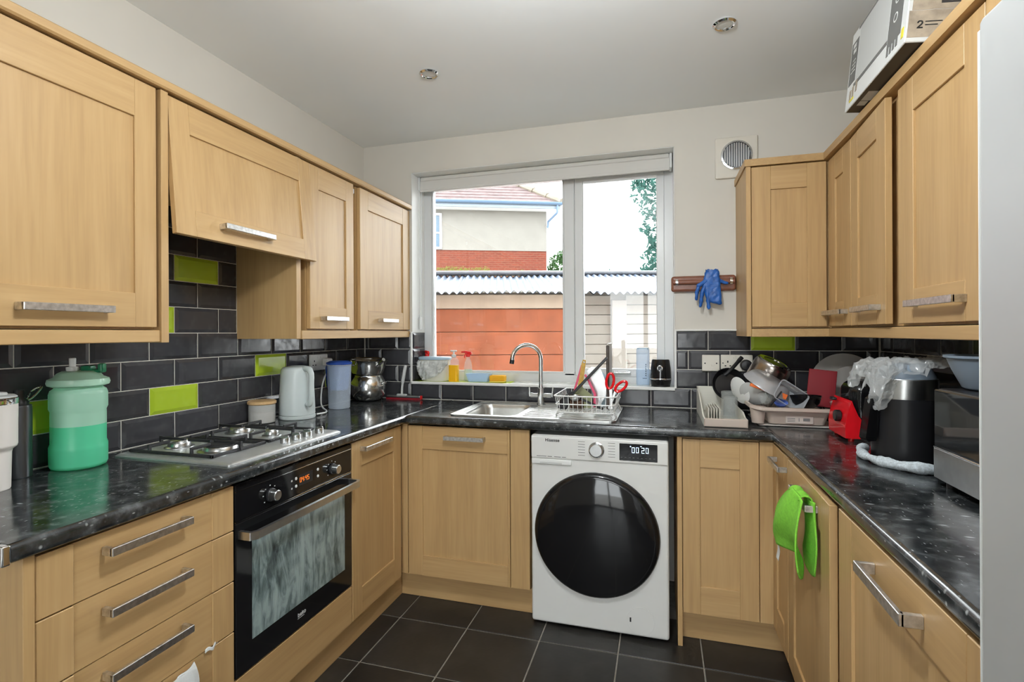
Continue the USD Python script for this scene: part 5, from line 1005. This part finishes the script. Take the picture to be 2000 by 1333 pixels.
# soup jug
JX, JY = .717, 1.836
t = thing('jug_blender', 'large black jug appliance with a steel band on the right worktop', 'jug appliance', (JX, JY, WT))
part(t, 'body', lathe([(0, .001), (.079, .001), (.083, .006), (.084, .19), (.0845, .197)], 56), m_blackpl, 40)
part(t, 'band', lathe([(.0845, .196), (.0848, .200), (.0848, .252), (.083, .256), (.0, .256)], 56), m_steel, 40, label='brushed steel band')
part(t, 'lid', lathe([(.080, .255), (.079, .262), (.066, .290), (.060, .302), (.0, .303)], 48), m_bowl, 40, label='grey lid')
hp = Polygon([(.070, .197), (.096, .198), (.106, .190), (.124, .074), (.118, .066), (.097, .068), (.086, .152), (.070, .158)]).buffer(.003)
hm = to(extrude(hp, .030, -.015), (1, 0, 0), (0, 0, 1), (0, -1, 0)); hm.apply_transform(trimesh.transformations.rotation_matrix(math.pi + .283, [0, 0, 1]))
part(t, 'handle', hm, m_black, 30)
part(t, 'emblem', [rbox(-.0855, -.080, -.012, -.004, .09, .15, .0025, 6)], m_steel, 40)
# black machine behind
t = thing('coffee_machine', 'black box-shaped coffee machine standing behind the jug appliance', 'coffee machine', (.93, 1.86, WT))
part(t, 'body', rbox(.868, 1.0, 1.655, 2.03, WT + .001, 1.212, .014, 10), m_blackpl, 40, True)
part(t, 'front_panel', box(.865, .869, 1.68, 2.0, WT + .03, 1.18, .001), m_black, False, True)
# plastic bag over both
def capf(u, v):
    x = .600 + .38 * v; y = 1.745 + .24 * u; dx = max(0., .655 - x); dy = max(0., 1.775 - y)
    top = 1.2235 + .004 * math.sin(40 * u + 9 * v) + .003 * math.sin(63 * v - 11 * u)
    z = top - dx * (1.15 + .55 * math.sin(16 * u + .6)) - dy * 1.2 * (1 if x < .74 else .3)
    return (x + .010 * math.sin(26 * u) * (dx > 0) + .35 * dx, y + .006 * math.sin(30 * v), z)
def crumple(m, sc, amp, seed=0):
    v = m.vertices; d = np.stack([np.abs(meshkit.fbm(v * sc + k * 17.3, 3, seed + k) - .5) * 2 for k in range(3)], 1) - .3
    m.vertices = v + d * amp; return m
tb = thing('plastic_bag', 'crinkled clear plastic bag lying over the jug lid and the coffee machine', 'bag', (.79, 1.86, 1.2225))
part(tb, 'sheet', crumple(sheet(capf, 60, 56, .0010), 42, .020), m_filmbag, 20, True)
def bagtail(u, v):
    a = math.pi * (.70 + .62 * u); r = .0895 + .006 * math.sin(19 * a + 5 * v) + .014 * v * math.sin(3 + 7 * u)
    return (JX + r * math.cos(a), JY + r * math.sin(a) , 1.222 - (.10 + .05 * math.sin(9 * u + 1)) * v)
part(tb, 'loose_end', crumple(sheet(bagtail, 44, 22, .0010), 48, .016, 5), m_filmbag, 20, True)
# microwave and bowl
t = thing('microwave', 'black glass-fronted microwave oven partly hidden by the fridge', 'microwave', (.85, 1.3, WT))
part(t, 'case', rbox(.690, 1.0, 1.02, 1.577, WT + .018, 1.166, .006, 8), m_blackpl, 40, True)
d = part(t, 'door', box(.682, .6905, 1.14, 1.575, WT + .020, 1.163, .003), flat('mirror_black_glass', (.02, .022, .024), .04), False, True)
part(d, 'steel_band', box(.680, .6825, 1.142, 1.573, WT + .021, 1.012, .001), m_steel, False, True)
part(d, 'trim', box(.679, .683, 1.142, 1.573, 1.012, 1.016, .001), m_chrome, False, True)  # pale reflected line on the glass, put in as a solid strip
part(t, 'control_panel', box(.682, .6905, 1.022, 1.137, WT + .020, 1.163, .003), m_black, False, True)
part(t, 'foot', [cyl(.012, 0, .02, 12, 0, (x, y, WT)) for x in (.71, .97) for y in (1.05, 1.55)], m_blackpl, 40, True)
t = thing('bowl', 'blue-grey plastic mixing bowl standing on the microwave', 'bowl', (.788, 1.528, 1.1665))
part(t, 'bowl', lathe([(0, 0), (.050, 0), (.062, .006), (.082, .05), (.092, .078), (.098, .080), (.099, .086), (.095, .086), (.090, .082), (.078, .05), (.058, .010), (0, .006)], 48), m_bowl, 40)
# rolled cloth at the foot of the jug
rp = spline([(.655, 1.952, WT + .012), (.622, 1.90, WT + .015), (.608, 1.83, WT + .014), (.615, 1.77, WT + .015), (.648, 1.715, WT + .014), (.680, 1.68, WT + .017), (.725, 1.672, WT + .015)], 60)
rr = .0125 + .003 * np.sin(np.linspace(0, 22, 60)) + .004 * np.exp(-((np.linspace(0, 1, 60) - .8) / .12) ** 2)
mm = tube(rp, rr, 14); mm.vertices += mm.vertex_normals * ((meshkit.fbm(mm.vertices * 120, 3) - .5) * .006)[:, None]; mm.vertices[:, 2] = np.maximum(mm.vertices[:, 2], WT + .0008)
solo('dishcloth', mm, flat('dishcloth_fabric', (.56, .62, .66), .95, var=.25, scale=160, bump=.5, bscale=500), 'grey-blue patterned dishcloth rolled round the foot of the black jug', 'cloth', True)

# ------------------------------------------------------------------ cloths on the fronts, the carton on top
def gt(u, v):
    # u from the far edge to the near edge, v from the bar down
    y0 = 1.715 + .165 * min(1, v * 1.15) ** .8 - .03 * max(0, v - .85) * 4; y1 = 1.592 - .050 * v
    y = y0 + (y1 - y0) * u; ln = .215 - .02 * math.sin(2.6 * u) - .035 * u + .045 * math.exp(-((u - .86) / .12) ** 2)
    x = .377 - .030 * math.sin(math.pi * min(1, v * .9)) * (1 - .35 * u) + .019 * math.sin(2.6 * math.pi * u + 1.6 * v + .5) * (.15 + .85 * v)
    return (x, y, .838 + .014 * math.sin(math.pi * u) * (1 - v) - ln * v ** 1.04)
def gt2(u, v):
    y = 1.690 - .095 * u - .02 * v + .006 * math.sin(7 * v) + .03 * v * (1 - u)
    return (.4085 + .004 * math.sin(7 * u + 3 * v), y, .836 - (.16 + .055 * math.sin(math.pi * min(1, u * .8))) * v)
def gt3(u, v):
    a = math.pi * v; y = 1.722 - .115 * u
    return (.392 - .0165 * math.cos(a), y, .832 + .014 * math.sin(a) + .003 * math.sin(14 * u))
t = thing('towel', 'bright green microfibre cloth draped over a right-hand base cupboard handle', 'cloth', (.385, 1.72, .7))
part(t, 'front_fold', sheet(gt, 36, 36, .005), m_greentowel, True, True)
part(t, 'side_fold', sheet(gt2, 12, 30, .005), m_greentowel, True, True)
part(t, 'top_fold', sheet(gt3, 22, 12, .004), m_greentowel, True, True)
part(t, 'care_label', sheet(lambda u, v: (.362 + .004 * math.sin(4 * v), 1.845 - .03 * u - .02 * v, .632 - .05 * v), 4, 6, .001), m_whitecloth, True, True, label='white care label')
def tt(u, v):
    y = .935 + .135 * u + .01 * math.sin(5 * v); return (-1.2035 + .010 * abs(math.sin(3 * math.pi * u + v)) + .012 * v, y, .432 + .004 * math.sin(8 * u) - .16 * v)
t = thing('tea_towel', 'white tea towel caught in the top of the lowest visible drawer', 'cloth', (-1.2, 1.0, .43))
part(t, 'cloth', sheet(tt, 20, 16, .003), m_whitecloth, True, True)
part(t, 'folded_corner', sheet(lambda u, v: (-1.196 + .004 * u, .99 + .075 * u, .428 - .07 * v * (1 - .2 * u)), 8, 8, .002), m_whitecloth, True, True)
solo('tissue', sheet(lambda u, v: (-1.203 + .004 * math.sin(5 * u), 1.105 + .045 * u, .442 + .004 * math.sin(9 * u) + .010 * (v - .5)), 12, 4, .002), m_whitecloth, 'scrap of white tissue sticking out above the tea towel', 'tissue', True)
# carton
CB = (.640, 1.625, 2.098)
t = thing('carton', 'large printed microwave carton lying on top of the right wall cupboards', 'carton', CB, 0, tilt=(.105, [0, 1, 0]))
DY, DZ_, DXX = .465, .275, .34
part(t, 'box', box(0, DXX, 0, DY, 0, DZ_, .002), m_boxwhite, False)
e = .0006
def pr(name, mat, y0, y1, z0, z1): part(t, name, box(-e, .001, y0, y1, z0, z1), mat, False)
pr('panel_print', m_boxgrey, .035, .125, .045, .262); pr('panel_print', m_boxgrey, .392, .455, .085, .235)
part(t, 'picture', box(-e, .001, .128, .385, .075, .262), m_lightgrey, False); part(t, 'picture_frame', [box(-e * 1.6, .001, .128, .40, .062, .074), box(-e * 1.6, .001, .128, .40, .262, .270)], m_boxgrey, False)
for z in (.095, .150, .205): part(t, 'dial_print', onface(lathe([(.010, 0), (.014, 0), (.014, .0006), (.010, .0006)], 24), 'x-', (-e, .080, z + .02)), m_whitepl, False)
for k in range(4): part(t, 'text_line', box(-e * 2, .001, .405, .442 - .004 * k, .125 + k * .013, .128 + k * .013), m_whitepl, False)
for q in ((.41, .435, .192, .205), (.415, .44, .212, .226)): part(t, 'icon_print', box(-e * 2, .001, *q), m_whitepl, False)
part(t, 'swatch_print', [box(-e * 2, .001, .36, .375, .035, .075), box(-e * 2, .001, .39, .405, .03, .065), box(-e * 2, .001, .415, .43, .025, .06)], m_boxtan, False)
part(t, 'yellow_print', [box(-e * 2.2, .001, .385, .425, .018, .026), box(-e * 2.2, .001, .012, .026, .022, .05)], m_yellow, False)
part(t, 'scribble_print', [box(-e * 2, .001, .05 + k * .02, .062 + k * .02, .02, .05) for k in range(4)], m_boxgrey, False)
part(t, 'bottom_print', box(.004, DXX - .004, .004, DY - .004, -e, .001), m_boxdark, False)
part(t, 'bottom_label', [box(.016, .055, .29, .36, -e * 1.6, 0), box(.016, .04, .365, .40, -e * 1.6, 0)], m_lightgrey, False)
part(t, 'side_picture', box(.010, DXX - .01, -e, .001, .085, .262), m_boxtan, False); part(t, 'side_panel', box(.004, DXX - .004, -e, .001, .012, .084), m_boxtan, False)
part(t, 'side_appliance', [box(.075, .118, -e * 2, .001, .100, .262), box(.150, .30, -e * 2, .001, .112, .262)], m_boxdark, False)
part(t, 'side_text', [text('2', .020, 'y-', (.022, -e * 1.2, .036), .0006, True)] + [box(.043, .082 - .01 * k, -e * 1.8, .001, .052 - .009 * k, .0545 - .009 * k) for k in range(2)], m_inkblack, False)
